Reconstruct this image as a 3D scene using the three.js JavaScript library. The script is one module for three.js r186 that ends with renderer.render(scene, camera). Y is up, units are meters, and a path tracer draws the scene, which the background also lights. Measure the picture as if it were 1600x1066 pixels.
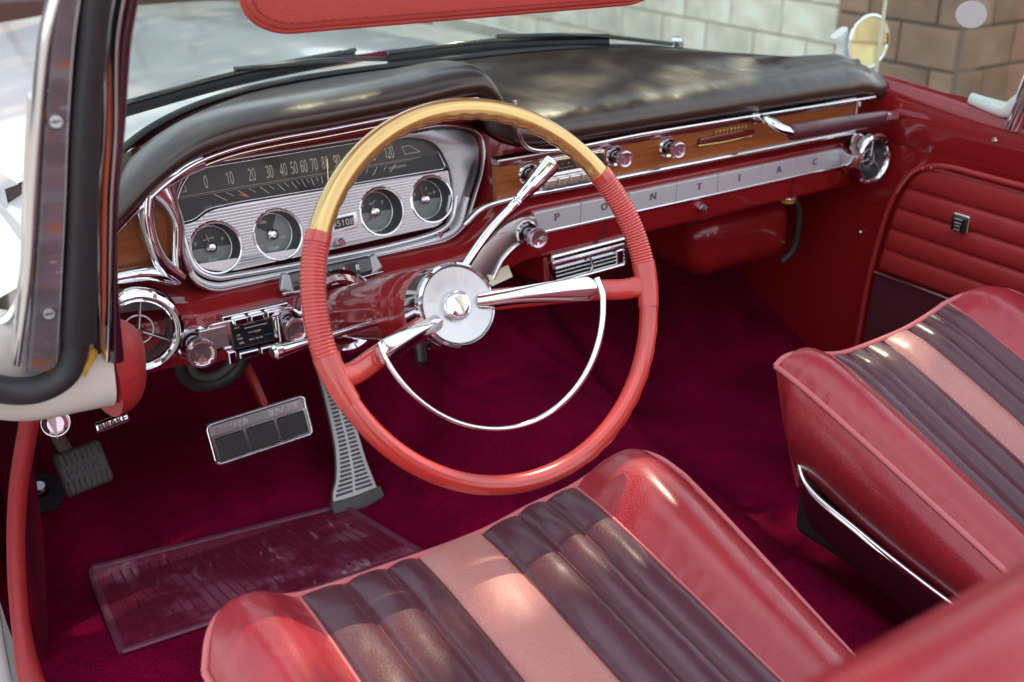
import * as THREE from 'three';
import { RoundedBoxGeometry } from 'three/addons/geometries/RoundedBoxGeometry.js';
import { mergeGeometries, mergeVertices, toCreasedNormals } from 'three/addons/utils/BufferGeometryUtils.js';
import { TextGeometry } from 'three/addons/geometries/TextGeometry.js';
import { FontLoader } from 'three/addons/loaders/FontLoader.js';

// ---------------------------------------------------------------- camera, sky, sun, exposure
const scene = new THREE.Scene();
const V = (x, y, z) => new THREE.Vector3(x, y, z);
const camera = new THREE.PerspectiveCamera(34.82, 1600 / 1066, 0.02, 200);
camera.position.set(-0.9506, 1.0513, 1.4063);
camera.lookAt(camera.position.clone().add(V(0.49953, -0.41909, -0.75818)));
camera.focus = 1.38;
camera.userData.fStop = 4.8;

let seed = 7;
const rnd = () => { seed = (seed * 1664525 + 1013904223) >>> 0; return seed / 4294967296; };
const hash = (x, y, s = 0) => { let h = (x * 374761393 + y * 668265263 + s * 974634541) | 0; h = Math.imul(h ^ (h >>> 13), 1274126177); return ((h ^ (h >>> 16)) >>> 0) / 4294967296; };
const lerp = (a, b, t) => a + (b - a) * t;
const clamp = (x, a = 0, b = 1) => Math.min(b, Math.max(a, x));
const smooth = (a, b, x) => { const t = clamp((x - a) / (b - a)); return t * t * (3 - 2 * t); };
function vnoise(x, y, px, py, s = 0) {                       // tileable value noise
  const xi = Math.floor(x), yi = Math.floor(y), fx = x - xi, fy = y - yi;
  const u = fx * fx * (3 - 2 * fx), v = fy * fy * (3 - 2 * fy), m = (a, p) => ((a % p) + p) % p;
  const h = (i, j) => hash(m(xi + i, px), m(yi + j, py), s);
  return lerp(lerp(h(0, 0), h(1, 0), u), lerp(h(0, 1), h(1, 1), u), v);
}
function fbm(u, v, fx, fy, o = 4, s = 0) { let a = 0.5, r = 0, n = 0; for (let i = 0; i < o; i++) { r += a * vnoise(u * fx, v * fy, fx, fy, s + i); n += a; a *= 0.55; fx *= 2; fy *= 2; } return r / n; }

{ // open sky with thin cloud
  const w = 512, h = 256, d = new Float32Array(w * h * 4);
  for (let j = 0; j < h; j++) for (let i = 0; i < w; i++) {
    const el = (j + 0.5) / h * Math.PI - Math.PI / 2, up = Math.max(0, Math.sin(el));
    const c = smooth(0.42, 0.68, fbm(i / w, j / h, 8, 8, 5, 3));
    const k = Math.pow(1 - up, 2.2);
    const r = lerp(lerp(1.15, 1.80, k), 2.7, 0.6 * c), g = lerp(lerp(1.26, 1.80, k), 2.66, 0.6 * c), b = lerp(lerp(1.52, 1.84, k), 2.62, 0.6 * c);
    const o = (j * w + i) * 4; d[o] = r; d[o + 1] = g; d[o + 2] = b; d[o + 3] = 1;
  }
  const t = new THREE.DataTexture(d, w, h, THREE.RGBAFormat, THREE.FloatType);
  t.mapping = THREE.EquirectangularReflectionMapping; t.magFilter = t.minFilter = THREE.LinearFilter; t.needsUpdate = true;
  scene.background = t; scene.environment = t;
}
const SUN = V(0.48, 0.80, -0.32).normalize();
const sun = new THREE.DirectionalLight(new THREE.Color().setRGB(1, 0.84, 0.60), 4.7);
sun.target.position.set(0, 0.3, 0.3); sun.position.copy(SUN).multiplyScalar(12).add(sun.target.position);
sun.castShadow = true; sun.shadow.mapSize.set(2048, 2048);
Object.assign(sun.shadow.camera, { left: -6, right: 6, top: 6, bottom: -6, near: 0.5, far: 40 });
scene.add(sun, sun.target);
const renderer = new THREE.WebGLRenderer({ antialias: true });
renderer.toneMapping = THREE.LinearToneMapping;
renderer.toneMappingExposure = 1.08;
renderer.shadowMap.enabled = true;

// ---------------------------------------------------------------- helpers
const taken = {};
const numbered = (n) => { const k = taken[n] = (taken[n] ?? -1) + 1; return k ? `${n}_${String(k).padStart(3, '0')}` : n; };
function mesh(name, geo, mat, parent) { const m = new THREE.Mesh(geo, mat); m.name = parent ? name : numbered(name); m.castShadow = m.receiveShadow = true; (parent ?? scene).add(m); return m; }
function thing(name, label, category, pos = [0, 0, 0], group) { const g = new THREE.Group(); g.name = numbered(name); g.position.set(...pos); g.userData = { label, category }; if (group) g.userData.group = group; scene.add(g); return g; }
function structure(m) { m.userData.kind = 'structure'; return m; }
const MG = (...a) => mergeGeometries(a.flat().map((g) => { const n = g.index ? g.toNonIndexed() : g; for (const k of Object.keys(n.attributes)) if (!['position', 'normal', 'uv'].includes(k)) n.deleteAttribute(k); return n; }));
const mv = (g, x, y, z) => g.translate(x, y, z);
function boxUV(g) {                                           // uv in metres by the dominant face direction
  g = g.index ? g.toNonIndexed() : g; const p = g.attributes.position, uv = new Float32Array(p.count * 2);
  const a = V(), b = V(), c = V();
  for (let i = 0; i < p.count; i += 3) {
    a.fromBufferAttribute(p, i); b.fromBufferAttribute(p, i + 1); c.fromBufferAttribute(p, i + 2);
    const n = b.clone().sub(a).cross(c.clone().sub(a)), ax = Math.abs(n.x), ay = Math.abs(n.y), az = Math.abs(n.z);
    [a, b, c].forEach((q, k) => { const [s, t] = ax > ay && ax > az ? [q.z, q.y] : ay > az ? [q.x, q.z] : [q.x, q.y]; uv[(i + k) * 2] = s; uv[(i + k) * 2 + 1] = t; });
  }
  g.setAttribute('uv', new THREE.BufferAttribute(uv, 2)); return g;
}
function grid(nu, nv, f, flip) {                              // f(u, v) -> Vector3; uv in metres
  const pos = [], uv = [], idx = [], P = [];
  for (let j = 0; j <= nv; j++) for (let i = 0; i <= nu; i++) { const p = f(i / nu, j / nv); P.push(p); pos.push(p.x, p.y, p.z); }
  const at = (i, j) => P[j * (nu + 1) + i], du = [0], dv = [0], jm = nv >> 1, im = nu >> 1;
  for (let i = 1; i <= nu; i++) du.push(du[i - 1] + at(i, jm).distanceTo(at(i - 1, jm)));
  for (let j = 1; j <= nv; j++) dv.push(dv[j - 1] + at(im, j).distanceTo(at(im, j - 1)));
  for (let j = 0; j <= nv; j++) for (let i = 0; i <= nu; i++) uv.push(du[i], dv[j]);
  for (let j = 0; j < nv; j++) for (let i = 0; i < nu; i++) { const a = j * (nu + 1) + i, b = a + 1, c = a + nu + 1, d = c + 1; flip ? idx.push(a, c, b, b, c, d) : idx.push(a, b, c, b, d, c); }
  const g = new THREE.BufferGeometry(); g.setAttribute('position', new THREE.Float32BufferAttribute(pos, 3)); g.setAttribute('uv', new THREE.Float32BufferAttribute(uv, 2)); g.setIndex(idx); g.computeVertexNormals(); return g;
}
function spline(tab) { const xs = tab.map((t) => t[0]), ys = tab.map((t) => t[1]), n = xs.length, m = [];   // monotone-ish hermite table
  for (let i = 0; i < n; i++) m.push(i === 0 ? (ys[1] - ys[0]) / (xs[1] - xs[0]) : i === n - 1 ? (ys[n - 1] - ys[n - 2]) / (xs[n - 1] - xs[n - 2]) : (ys[i + 1] - ys[i - 1]) / (xs[i + 1] - xs[i - 1]));
  return (x) => { if (x <= xs[0]) return ys[0]; if (x >= xs[n - 1]) return ys[n - 1]; let i = 0; while (x > xs[i + 1]) i++; const h = xs[i + 1] - xs[i], t = (x - xs[i]) / h, t2 = t * t, t3 = t2 * t; return (2 * t3 - 3 * t2 + 1) * ys[i] + (t3 - 2 * t2 + t) * h * m[i] + (3 * t2 - 2 * t3) * ys[i + 1] + (t3 - t2) * h * m[i + 1]; }; }
// sweep a rounded section along points; rad(t, phi) -> [along side axis, along up axis]
function sweep(pts, rad, o = {}) {
  const { n = 16, seg = Math.max(8, pts.length * 6), closed = false, up = V(0, 1, 0), pow = 2, caps = true, straight = false } = o;
  const P = pts.map((p) => (p.isVector3 ? p : V(...p)));
  let Q;
  if (straight) { Q = P; } else { const c = new THREE.CatmullRomCurve3(P, closed, 'centripetal'); Q = c.getSpacedPoints(seg); }
  const R = typeof rad === 'function' ? rad : Array.isArray(rad) ? () => rad : () => [rad, rad];
  const L = Q.length, pos = [], uv = [], idx = []; let len = 0;
  for (let i = 0; i < L; i++) {
    const a = closed ? Q[(i - 1 + L - (i === 0 ? 1 : 0)) % L] : Q[Math.max(0, i - 1)], b = closed ? Q[(i + 1 + (i === L - 1 ? 1 : 0)) % L] : Q[Math.min(L - 1, i + 1)];
    const T = b.clone().sub(a).normalize(), S = T.clone().cross(up).normalize(), U = S.clone().cross(T).normalize();
    if (i) len += Q[i].distanceTo(Q[i - 1]);
    for (let k = 0; k <= n; k++) {
      const ph = k / n * Math.PI * 2, [ra, rb] = R(i / (L - 1), ph), cs = Math.cos(ph), sn = Math.sin(ph), q = 2 / pow;
      const x = Math.sign(cs) * Math.pow(Math.abs(cs), q) * ra, y = Math.sign(sn) * Math.pow(Math.abs(sn), q) * rb;
      const p = Q[i].clone().addScaledVector(S, x).addScaledVector(U, y); pos.push(p.x, p.y, p.z); uv.push(ph * Math.max(ra, rb), len);
    }
  }
  for (let i = 0; i < L - 1; i++) for (let k = 0; k < n; k++) { const a = i * (n + 1) + k, b = a + 1, c = a + n + 1, d = c + 1; idx.push(a, b, c, b, d, c); }
  if (caps && !closed) for (const e of [0, L - 1]) { const c0 = pos.length / 3; pos.push(Q[e].x, Q[e].y, Q[e].z); uv.push(0, 0); for (let k = 0; k < n; k++) { const s = c0 + 1 + k, o2 = e * (n + 1) + k; pos.push(pos[o2 * 3], pos[o2 * 3 + 1], pos[o2 * 3 + 2]); uv.push(0.002, 0.002); } for (let k = 0; k < n; k++) { const a = c0 + 1 + k, b = c0 + 1 + (k + 1) % n; e ? idx.push(c0, a, b) : idx.push(c0, b, a); } }
  const g = new THREE.BufferGeometry(); g.setAttribute('position', new THREE.Float32BufferAttribute(pos, 3)); g.setAttribute('uv', new THREE.Float32BufferAttribute(uv, 2)); g.setIndex(idx); g.computeVertexNormals(); return g;
}
const rbox = (w, h, d, r = 0.002, x = 0, y = 0, z = 0) => boxUV(new RoundedBoxGeometry(w, h, d, 2, Math.min(r, w / 2.01, h / 2.01, d / 2.01)).translate(x, y, z));
const lathe = (prof, seg = 40) => { const p = prof.map(([r, h]) => new THREE.Vector2(Math.max(r, 1e-5), h)); return toCreasedNormals(new THREE.LatheGeometry(p, seg), 0.6); };
const latheZ = (prof, seg) => lathe(prof, seg).rotateX(Math.PI / 2);          // profile height -> +z
function roundPoly(pts, r) {
  const s = new THREE.Shape(), n = pts.length, R = Array.isArray(r) ? r : pts.map(() => r);
  for (let i = 0; i < n; i++) {
    const p = new THREE.Vector2(...pts[i]), a = new THREE.Vector2(...pts[(i + n - 1) % n]).sub(p), b = new THREE.Vector2(...pts[(i + 1) % n]).sub(p);
    const k = Math.min(R[i], a.length() * 0.49, b.length() * 0.49), A = p.clone().addScaledVector(a.normalize(), k), B = p.clone().addScaledVector(b.normalize(), k);
    i ? s.lineTo(A.x, A.y) : s.moveTo(A.x, A.y); s.quadraticCurveTo(p.x, p.y, B.x, B.y);
  }
  s.closePath(); return s;
}
function slab(shape, depth, bevel = 0.001, seg = 2, curve = 12) { const g = new THREE.ExtrudeGeometry(shape, { depth: Math.max(1e-4, depth - bevel), bevelEnabled: bevel > 0, bevelThickness: bevel, bevelSize: bevel, bevelOffset: -bevel, bevelSegments: seg, curveSegments: curve }); return toCreasedNormals(boxUV(g), 0.5); }
const circleHole = (x, y, r) => { const p = new THREE.Path(); p.absarc(x, y, r, 0, Math.PI * 2, true); return p; };
function aim(o, pos, dir) { o.position.copy(pos.isVector3 ? pos : V(...pos)); o.quaternion.setFromUnitVectors(V(0, 0, 1), (dir.isVector3 ? dir.clone() : V(...dir)).normalize()); return o; }
const outline = (shape, z, n = 90) => shape.getSpacedPoints(n).slice(0, -1).map((p) => V(p.x, p.y, z));

// ---------------------------------------------------------------- textures
function tex(w, h, f, o = {}) {
  const d = new Uint8Array(w * h * 4);
  for (let j = 0; j < h; j++) for (let i = 0; i < w; i++) { const c = f((i + 0.5) / w, (j + 0.5) / h), k = (j * w + i) * 4; const a = Array.isArray(c) ? c : [c, c, c]; for (let q = 0; q < 3; q++) d[k + q] = clamp(a[q]) * 255; d[k + 3] = 255; }
  const t = new THREE.DataTexture(d, w, h); t.wrapS = t.wrapT = THREE.RepeatWrapping; t.magFilter = THREE.LinearFilter; t.minFilter = THREE.LinearMipmapLinearFilter; t.generateMipmaps = true;
  if (o.color) t.colorSpace = THREE.SRGBColorSpace; t.repeat.set(1 / (o.size ?? 1), 1 / (o.sizeV ?? o.size ?? 1)); t.needsUpdate = true; return t;
}
function cells(u, v, n, s) { const x = u * n, y = v * n, xi = Math.floor(x), yi = Math.floor(y); let a = 9, b = 9; for (let j = -1; j <= 1; j++) for (let i = -1; i <= 1; i++) { const ci = ((xi + i) % n + n) % n, cj = ((yi + j) % n + n) % n, dx = xi + i + hash(ci, cj, s) - x, dy = yi + j + hash(ci, cj, s + 9) - y, d = Math.hypot(dx, dy); if (d < a) { b = a; a = d; } else if (d < b) b = d; } return b - a; }
const grainT = tex(512, 512, (u, v) => 0.6 * smooth(0, 0.35, cells(u, v, 40, 1)) + 0.4 * fbm(u, v, 30, 30, 3, 5), { size: 0.09 });
const crackT = tex(1024, 1024, (u, v) => { const w = fbm(u, v, 6, 6, 3, 2) * 0.12; return 0.55 * smooth(0, 0.16, cells(u + w, v + w * 0.6, 22, 3)) + 0.3 * smooth(0, 0.2, cells(u - w, v + w, 56, 4)) + 0.15 * fbm(u, v, 60, 60, 2, 8); }, { size: 0.10 });
const wrinkleT = tex(512, 512, (u, v) => fbm(u, v, 5, 4, 4, 21), { size: 0.42 });
const seatT = tex(1024, 1024, (u, v) => { const w = 0.05 * fbm(u, v, 6, 6, 3, 19); return 0.80 * fbm(u, v, 5, 4, 5, 21) + 0.12 * smooth(0, 0.3, cells(u + w, v - w, 110, 22)) + 0.10 * Math.abs(fbm(u, v, 7, 5, 4, 23) * 2 - 1); }, { size: 0.42 });
const mottle = tex(512, 512, (u, v) => 0.86 + 0.22 * (fbm(u, v, 6, 6, 5, 25) - 0.5) + 0.07 * hash((u * 512) | 0, (v * 512) | 0, 26), { size: 0.5 });
const carpetT = tex(512, 512, (u, v) => 0.45 * hash((u * 512) | 0, (v * 512) | 0, 6) + 0.35 * vnoise(u * 128, v * 128, 128, 128, 4) + 0.2 * fbm(u, v, 20, 20, 3, 7), { size: 0.30 });
const carpetC = tex(512, 512, (u, v) => { const a = fbm(u, v, 4, 4, 4, 31), b = hash((u * 512) | 0, (v * 512) | 0, 5), lint = hash((u * 512) | 0, (v * 512) | 0, 77) > 0.9993 ? 0.25 : 0; const k = 0.55 + 0.75 * a + 0.35 * (b - 0.5); return [0.51 * k + lint, 0.026 * k + lint * 0.8, 0.205 * k + lint]; }, { color: true, size: 0.55 });
const scuffT = tex(512, 512, (u, v) => 0.5 + 0.5 * (fbm(u, v, 6, 6, 5, 41) - 0.5) - (hash((u * 512) | 0, (v * 512) | 0, 1) > 0.998 ? 0.3 : 0), { size: 0.25 });
const woodC = tex(1024, 256, (u, v) => { const g = fbm(u, v, 5, 26, 4, 11), l = fbm(u, v, 14, 110, 2, 12), pore = hash((u * 160) | 0, (v * 256) | 0, 15) > 0.93 ? 0.10 : 0; const k = 0.55 * g + 0.45 * l; return [lerp(0.46, 0.71, k) - pore, lerp(0.24, 0.42, k) - pore, lerp(0.11, 0.20, k) - pore * 0.7]; }, { color: true, size: 0.36, sizeV: 0.09 });
const pitT = tex(512, 512, (u, v) => { const p = cells(u, v, 26, 51), m = fbm(u, v, 7, 7, 4, 52); return 0.26 + 0.3 * smooth(0.45, 0.8, m) + (hash((u * 26) | 0, (v * 26) | 0, 53) > 0.86 ? 0.4 * smooth(0.5, 0.8, p) : 0); }, { size: 0.12 });
const pitC = tex(512, 512, (u, v) => { const a = cells(u, v, 22, 55), pit = hash((u * 22) | 0, (v * 22) | 0, 56) > 0.9 ? smooth(0.45, 0.75, a) : 0, warmGlint = smooth(0.66, 0.78, fbm(u, v, 5, 5, 4, 57)), k = 0.85 + 0.3 * fbm(u, v, 9, 9, 3, 58); return [lerp(lerp(0.50, 0.64, warmGlint), 0.88, pit) * k, lerp(lerp(0.485, 0.42, warmGlint), 0.84, pit) * k, lerp(lerp(0.51, 0.30, warmGlint), 0.86, pit) * k]; }, { color: true, size: 0.16 });  // orange patches stand in for warm reflections; pale pits are wear
const blockB = tex(512, 512, (u, v) => 0.5 * fbm(u, v, 40, 40, 4, 61) + 0.3 * fbm(u, v, 8, 8, 3, 62) + 0.2 * hash((u * 256) | 0, (v * 256) | 0, 63), { size: 0.6 });
const blockC = (r, g, b, s) => tex(256, 256, (u, v) => { const k = 0.82 + 0.36 * fbm(u, v, 5, 5, 5, s); return [r * k, g * k, b * k]; }, { color: true, size: 0.9 });
const concC = tex(512, 512, (u, v) => { const k = 0.78 + 0.4 * fbm(u, v, 6, 6, 6, 71) + 0.06 * hash((u * 512) | 0, (v * 512) | 0, 72); return [0.58 * k, 0.57 * k, 0.56 * k]; }, { color: true, size: 3 });
const brushT = tex(256, 256, (u, v) => 0.24 + 0.22 * fbm(u, v, 4, 120, 3, 81), { size: 0.12 });
const matDust = tex(1024, 512, (u, v) => {                    // scuffs and dust ground into the vinyl mat
  const streak = smooth(0.54, 0.74, fbm(u + 0.15 * v, v, 40, 7, 4, 91)) * smooth(0.42, 0.66, fbm(u, v, 4, 4, 4, 92)), smear = smooth(0.52, 0.72, fbm(u, v, 6, 5, 5, 93));
  const k = clamp(0.7 * streak + 0.42 * smear), n = 0.9 + 0.2 * fbm(u, v, 50, 50, 2, 94);
  return [lerp(0.42, 0.66, k) * n, lerp(0.085, 0.53, k) * n, lerp(0.195, 0.55, k) * n]; }, { color: true });

// ---------------------------------------------------------------- materials
const lin = (r, g, b) => new THREE.Color().setRGB(r, g, b);
const Std = (c, rough, metal = 0, o = {}) => new THREE.MeshStandardMaterial({ color: c, roughness: rough, metalness: metal, ...o });
const Phy = (c, rough, o = {}) => new THREE.MeshPhysicalMaterial({ color: c, roughness: rough, ...o });
const M = {
  chrome: Std(lin(0.80, 0.80, 0.82), 0.07, 1), chromeSoft: Std(lin(0.74, 0.74, 0.75), 0.16, 1),
  pitted: Std(lin(1, 1, 1), 0.9, 0.5, { map: pitC, roughnessMap: pitT, bumpMap: pitT, bumpScale: 0.0004 }),
  alu: Std(lin(0.70, 0.70, 0.71), 1, 1, { roughnessMap: brushT }), treadle: Std(lin(0.50, 0.50, 0.49), 0.5, 0.6, { bumpMap: scuffT, bumpScale: 0.0004 }), aluDark: Std(lin(0.36, 0.36, 0.37), 0.38, 1), silver: Phy(lin(0.68, 0.69, 0.72), 0.34, { metalness: 0.4 }),
  ribbed: Std(lin(0.66, 0.66, 0.67), 0.34, 0.9),
  redPaint: Phy(lin(0.235, 0.008, 0.011), 0.38, { specularIntensity: 0.3, clearcoat: 1, clearcoatRoughness: 0.08, bumpMap: wrinkleT, bumpScale: 0.0006 }),
  
  redVinyl: Phy(lin(0.34, 0.022, 0.024), 0.36, { specularIntensity: 0.6, bumpMap: grainT, bumpScale: 0.00035, clearcoat: 0.25, clearcoatRoughness: 0.35 }),
  visor: Phy(lin(0.42, 0.045, 0.035), 0.42, { bumpMap: grainT, bumpScale: 0.0005 }),
  seatRed: Phy(lin(0.39, 0.026, 0.038), 0.42, { map: mottle, specularIntensity: 0.25, bumpMap: seatT, bumpScale: 0.0045, clearcoat: 1, clearcoatRoughness: 0.22 }),
  seatPink: Phy(lin(0.55, 0.22, 0.19), 0.42, { map: mottle, bumpMap: seatT, bumpScale: 0.0055, specularIntensity: 0.5, clearcoat: 0.7, clearcoatRoughness: 0.28 }),
  maroon: Phy(lin(0.082, 0.016, 0.028), 0.40, { bumpMap: crackT, bumpScale: 0.0006, specularIntensity: 0.5, clearcoat: 0.75, clearcoatRoughness: 0.22 }),
  piping: Phy(lin(0.52, 0.12, 0.125), 0.38),
  pipingDark: Phy(lin(0.10, 0.010, 0.016), 0.45),
  pad: Phy(lin(0.036, 0.016, 0.011), 0.34, { bumpMap: wrinkleT, bumpScale: 0.004, clearcoat: 0.5, clearcoatRoughness: 0.2 }),
  wheelRed: Phy(lin(0.52, 0.038, 0.028), 0.26, { map: mottle, clearcoat: 0.8, clearcoatRoughness: 0.06 }),
  gold: Phy(lin(0.60, 0.40, 0.135), 0.2, { metalness: 0.75, clearcoat: 1, clearcoatRoughness: 0.05 }),
  brass: Std(lin(0.75, 0.55, 0.22), 0.25, 1),
  carpet: Phy(lin(1, 1, 1), 1, { map: carpetC, bumpMap: carpetT, bumpScale: 0.007, specularIntensity: 0.08 }),
  wood: Phy(lin(1, 1, 1), 0.36, { map: woodC, clearcoat: 0.4, clearcoatRoughness: 0.2 }),
  black: Phy(lin(0.010, 0.010, 0.011), 0.30, { clearcoat: 0.6, clearcoatRoughness: 0.05 }), rubber: Std(lin(0.022, 0.022, 0.024), 0.52, 0, { roughnessMap: null, bumpMap: scuffT, bumpScale: 0.0006 }),
  rubberGrey: Std(lin(0.075, 0.072, 0.066), 0.62, 0, { bumpMap: scuffT, bumpScale: 0.0005 }),
  dark: Std(lin(0.012, 0.010, 0.011), 0.7), print: Std(lin(0.12, 0.12, 0.125), 0.5), grey: Std(lin(0.085, 0.088, 0.09), 0.45),
  white: Phy(lin(0.72, 0.71, 0.69), 0.28, { clearcoat: 1, clearcoatRoughness: 0.05 }),
  whiteWorn: Phy(lin(0.62, 0.58, 0.52), 0.42, { clearcoat: 0.5, clearcoatRoughness: 0.2, bumpMap: scuffT, bumpScale: 0.0008 }),
  glass: Phy(lin(0.80, 0.92, 0.875), 0.0, { transmission: 1, thickness: 0, ior: 1.5 }), lens: Phy(lin(0.97, 0.97, 0.97), 0.0, { transmission: 1, thickness: 0, ior: 1.22 }),
  crystal: Phy(lin(0.62, 0.47, 0.52), 0.05, { metalness: 0.85 }),
  yellow: Phy(lin(0.65, 0.38, 0.03), 0.25, { clearcoat: 1 }), yellowGlue: Phy(lin(0.62, 0.33, 0.02), 0.4),
  cream: Std(lin(0.66, 0.60, 0.46), 0.55), paper: Std(lin(0.66, 0.66, 0.68), 0.7), ink: Std(lin(0.05, 0.05, 0.055), 0.5),
  mirror: Std(lin(0.9, 0.9, 0.9), 0.02, 1), red: Std(lin(0.55, 0.04, 0.015), 0.5), orange: Std(lin(0.65, 0.30, 0.05), 0.5),
};
function canvasMat(w, h, draw, o = {}) {
  const c = document.createElement('canvas'); c.width = w; c.height = h; const x = c.getContext('2d'); draw(x, w, h);
  const t = new THREE.CanvasTexture(c); t.colorSpace = THREE.SRGBColorSpace; return Phy(lin(1, 1, 1), o.rough ?? 0.35, { map: t, clearcoat: o.coat ?? 0, clearcoatRoughness: 0.03, metalness: o.metal ?? 0 });
}
function fitUV(g, x0, x1, y0, y1) { const p = g.attributes.position, u = new Float32Array(p.count * 2); for (let i = 0; i < p.count; i++) { u[i * 2] = (p.getX(i) - x0) / (x1 - x0); u[i * 2 + 1] = (p.getY(i) - y0) / (y1 - y0); } g.setAttribute('uv', new THREE.BufferAttribute(u, 2)); return g; }
const font = await new FontLoader().loadAsync('fonts/droid/droid_sans_bold.typeface.json');
function letters(txt, size, depth, mat, parent, pos, o = {}) { const g = new TextGeometry(txt, { font, size, depth, curveSegments: 4, bevelEnabled: false }); g.computeBoundingBox(); const b = g.boundingBox; g.translate(-(b.min.x + b.max.x) / 2, -(b.min.y + b.max.y) / 2, 0); if (o.sx) g.scale(o.sx, 1, 1); const m = mesh(o.name ?? 'lettering', g, mat, parent); m.position.set(...pos); return m; }

// ================================================================ THE PLACE AROUND
structure(mesh('ground', mv(grid(4, 4, (u, v) => V(lerp(-40, 40, u), -0.35, lerp(-40, 40, 1 - v))), 0, 0, 0), Std(lin(1, 1, 1), 0.85, 0, { map: concC })));
function blockGeo(w, h, d) { return boxUV(new RoundedBoxGeometry(w, h, d, 1, 0.008)); }
function blockWall(root, face, len0, len1, rows, y0, dir, mats, bw = 0.4, bh = 0.2, thick = 0.18) {
  // face: constant coordinate of the visible face; dir 'x' = wall facing -x running along z, 'z' = facing +z running along x
  const core = dir === 'x' ? rbox(thick - 0.02, rows * bh, len1 - len0, 0.004, face + 0.012 + thick / 2, y0 + rows * bh / 2, (len0 + len1) / 2) : rbox(len1 - len0, rows * bh, thick - 0.02, 0.004, (len0 + len1) / 2, y0 + rows * bh / 2, face - 0.012 - thick / 2);
  mesh('mortar', core, mats[0], root);
  const geos = {};
  for (let r = 0; r < rows; r++) {
    let s = len0 - (r % 2 ? bw / 2 : 0);
    for (; s < len1 - 1e-6; s += bw) {
      const a = Math.max(s, len0), b = Math.min(s + bw, len1); if (b - a < 0.03) continue;
      const k = (b - a).toFixed(3); geos[k] ??= dir === 'x' ? blockGeo(0.05, bh - 0.012, b - a - 0.012) : blockGeo(b - a - 0.012, bh - 0.012, 0.05);
      const m = mesh('block', geos[k], mats[1 + ((rnd() * (mats.length - 1)) | 0)], root);
      const j = (rnd() - 0.5) * 0.006, mid = (a + b) / 2, y = y0 + (r + 0.5) * bh;
      dir === 'x' ? m.position.set(face + 0.025 + j, y, mid) : m.position.set(mid, y, face - 0.025 + j);
    }
  }
}
const blockMats = (r, g, b, s) => [0, 1, 2].map((i) => Std(lin(1, 1, 1), 0.9, 0, { map: blockC(r * (0.95 + 0.05 * i), g * (0.95 + 0.05 * i), b * (0.95 + 0.05 * i), s + i * 5), bumpMap: blockB, bumpScale: 0.006 }));
{
  const w = thing('block_wall', 'pale painted concrete block wall beyond the hood', 'wall', [0, 0, 0]);
  blockWall(w, 3.75, -9.0, -2.50, 8, -0.35, 'x', [Std(lin(0.60, 0.57, 0.50), 0.95), ...blockMats(0.94, 0.91, 0.84, 110)]);
  const p = thing('brick_pier', 'brown block pier beside the round door mirror', 'wall', [0, 0, 0]);
  const pm = [Std(lin(0.20, 0.17, 0.15), 0.95), ...blockMats(0.60, 0.49, 0.42, 140)];
  blockWall(p, 3.62, -2.50, -1.77, 12, -0.35, 'x', pm); blockWall(p, -1.765, 3.66, 4.40, 12, -0.35, 'z', pm);
  const t = thing('boundary_wall', 'tan block wall running on behind the brown pier', 'wall', [0, 0, 0]);
  blockWall(t, 4.42, -1.74, 4.26, 8, -0.35, 'x', [Std(lin(0.42, 0.36, 0.26), 0.95), ...blockMats(0.93, 0.81, 0.60, 170)]);
}
{ // shopfront far ahead
  const s = thing('shopfront', 'brown framed shopfront with grey panes far beyond the hood', 'building', [0, -0.35, -8.2]);
  mesh('base_beam', rbox(12, 0.24, 0.14, 0.01, 1, 0.12, 0), Std(lin(0.115, 0.048, 0.036), 0.6), s);
  const brown = Std(lin(0.11, 0.05, 0.04), 0.6), pane = Phy(lin(0.16, 0.18, 0.21), 0.12, { clearcoat: 1, clearcoatRoughness: 0.03 });
  for (let i = 0; i <= 24; i++) mesh('mullion', rbox(0.05, 2.2, 0.09, 0.008, -5 + i * 0.5, 1.345, 0), brown, s);
  for (let i = 0; i < 24; i++) mesh('pane', rbox(0.446, 2.2, 0.02, 0.002, -4.75 + i * 0.5, 1.345, -0.02), pane, s);
  mesh('top_beam', rbox(12, 0.3, 0.14, 0.01, 1, 2.6, 0), brown, s);
}
const sunAt = (p, k) => [p[0] + SUN.x * k, p[1] + SUN.y * k, p[2] + SUN.z * k];
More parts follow.
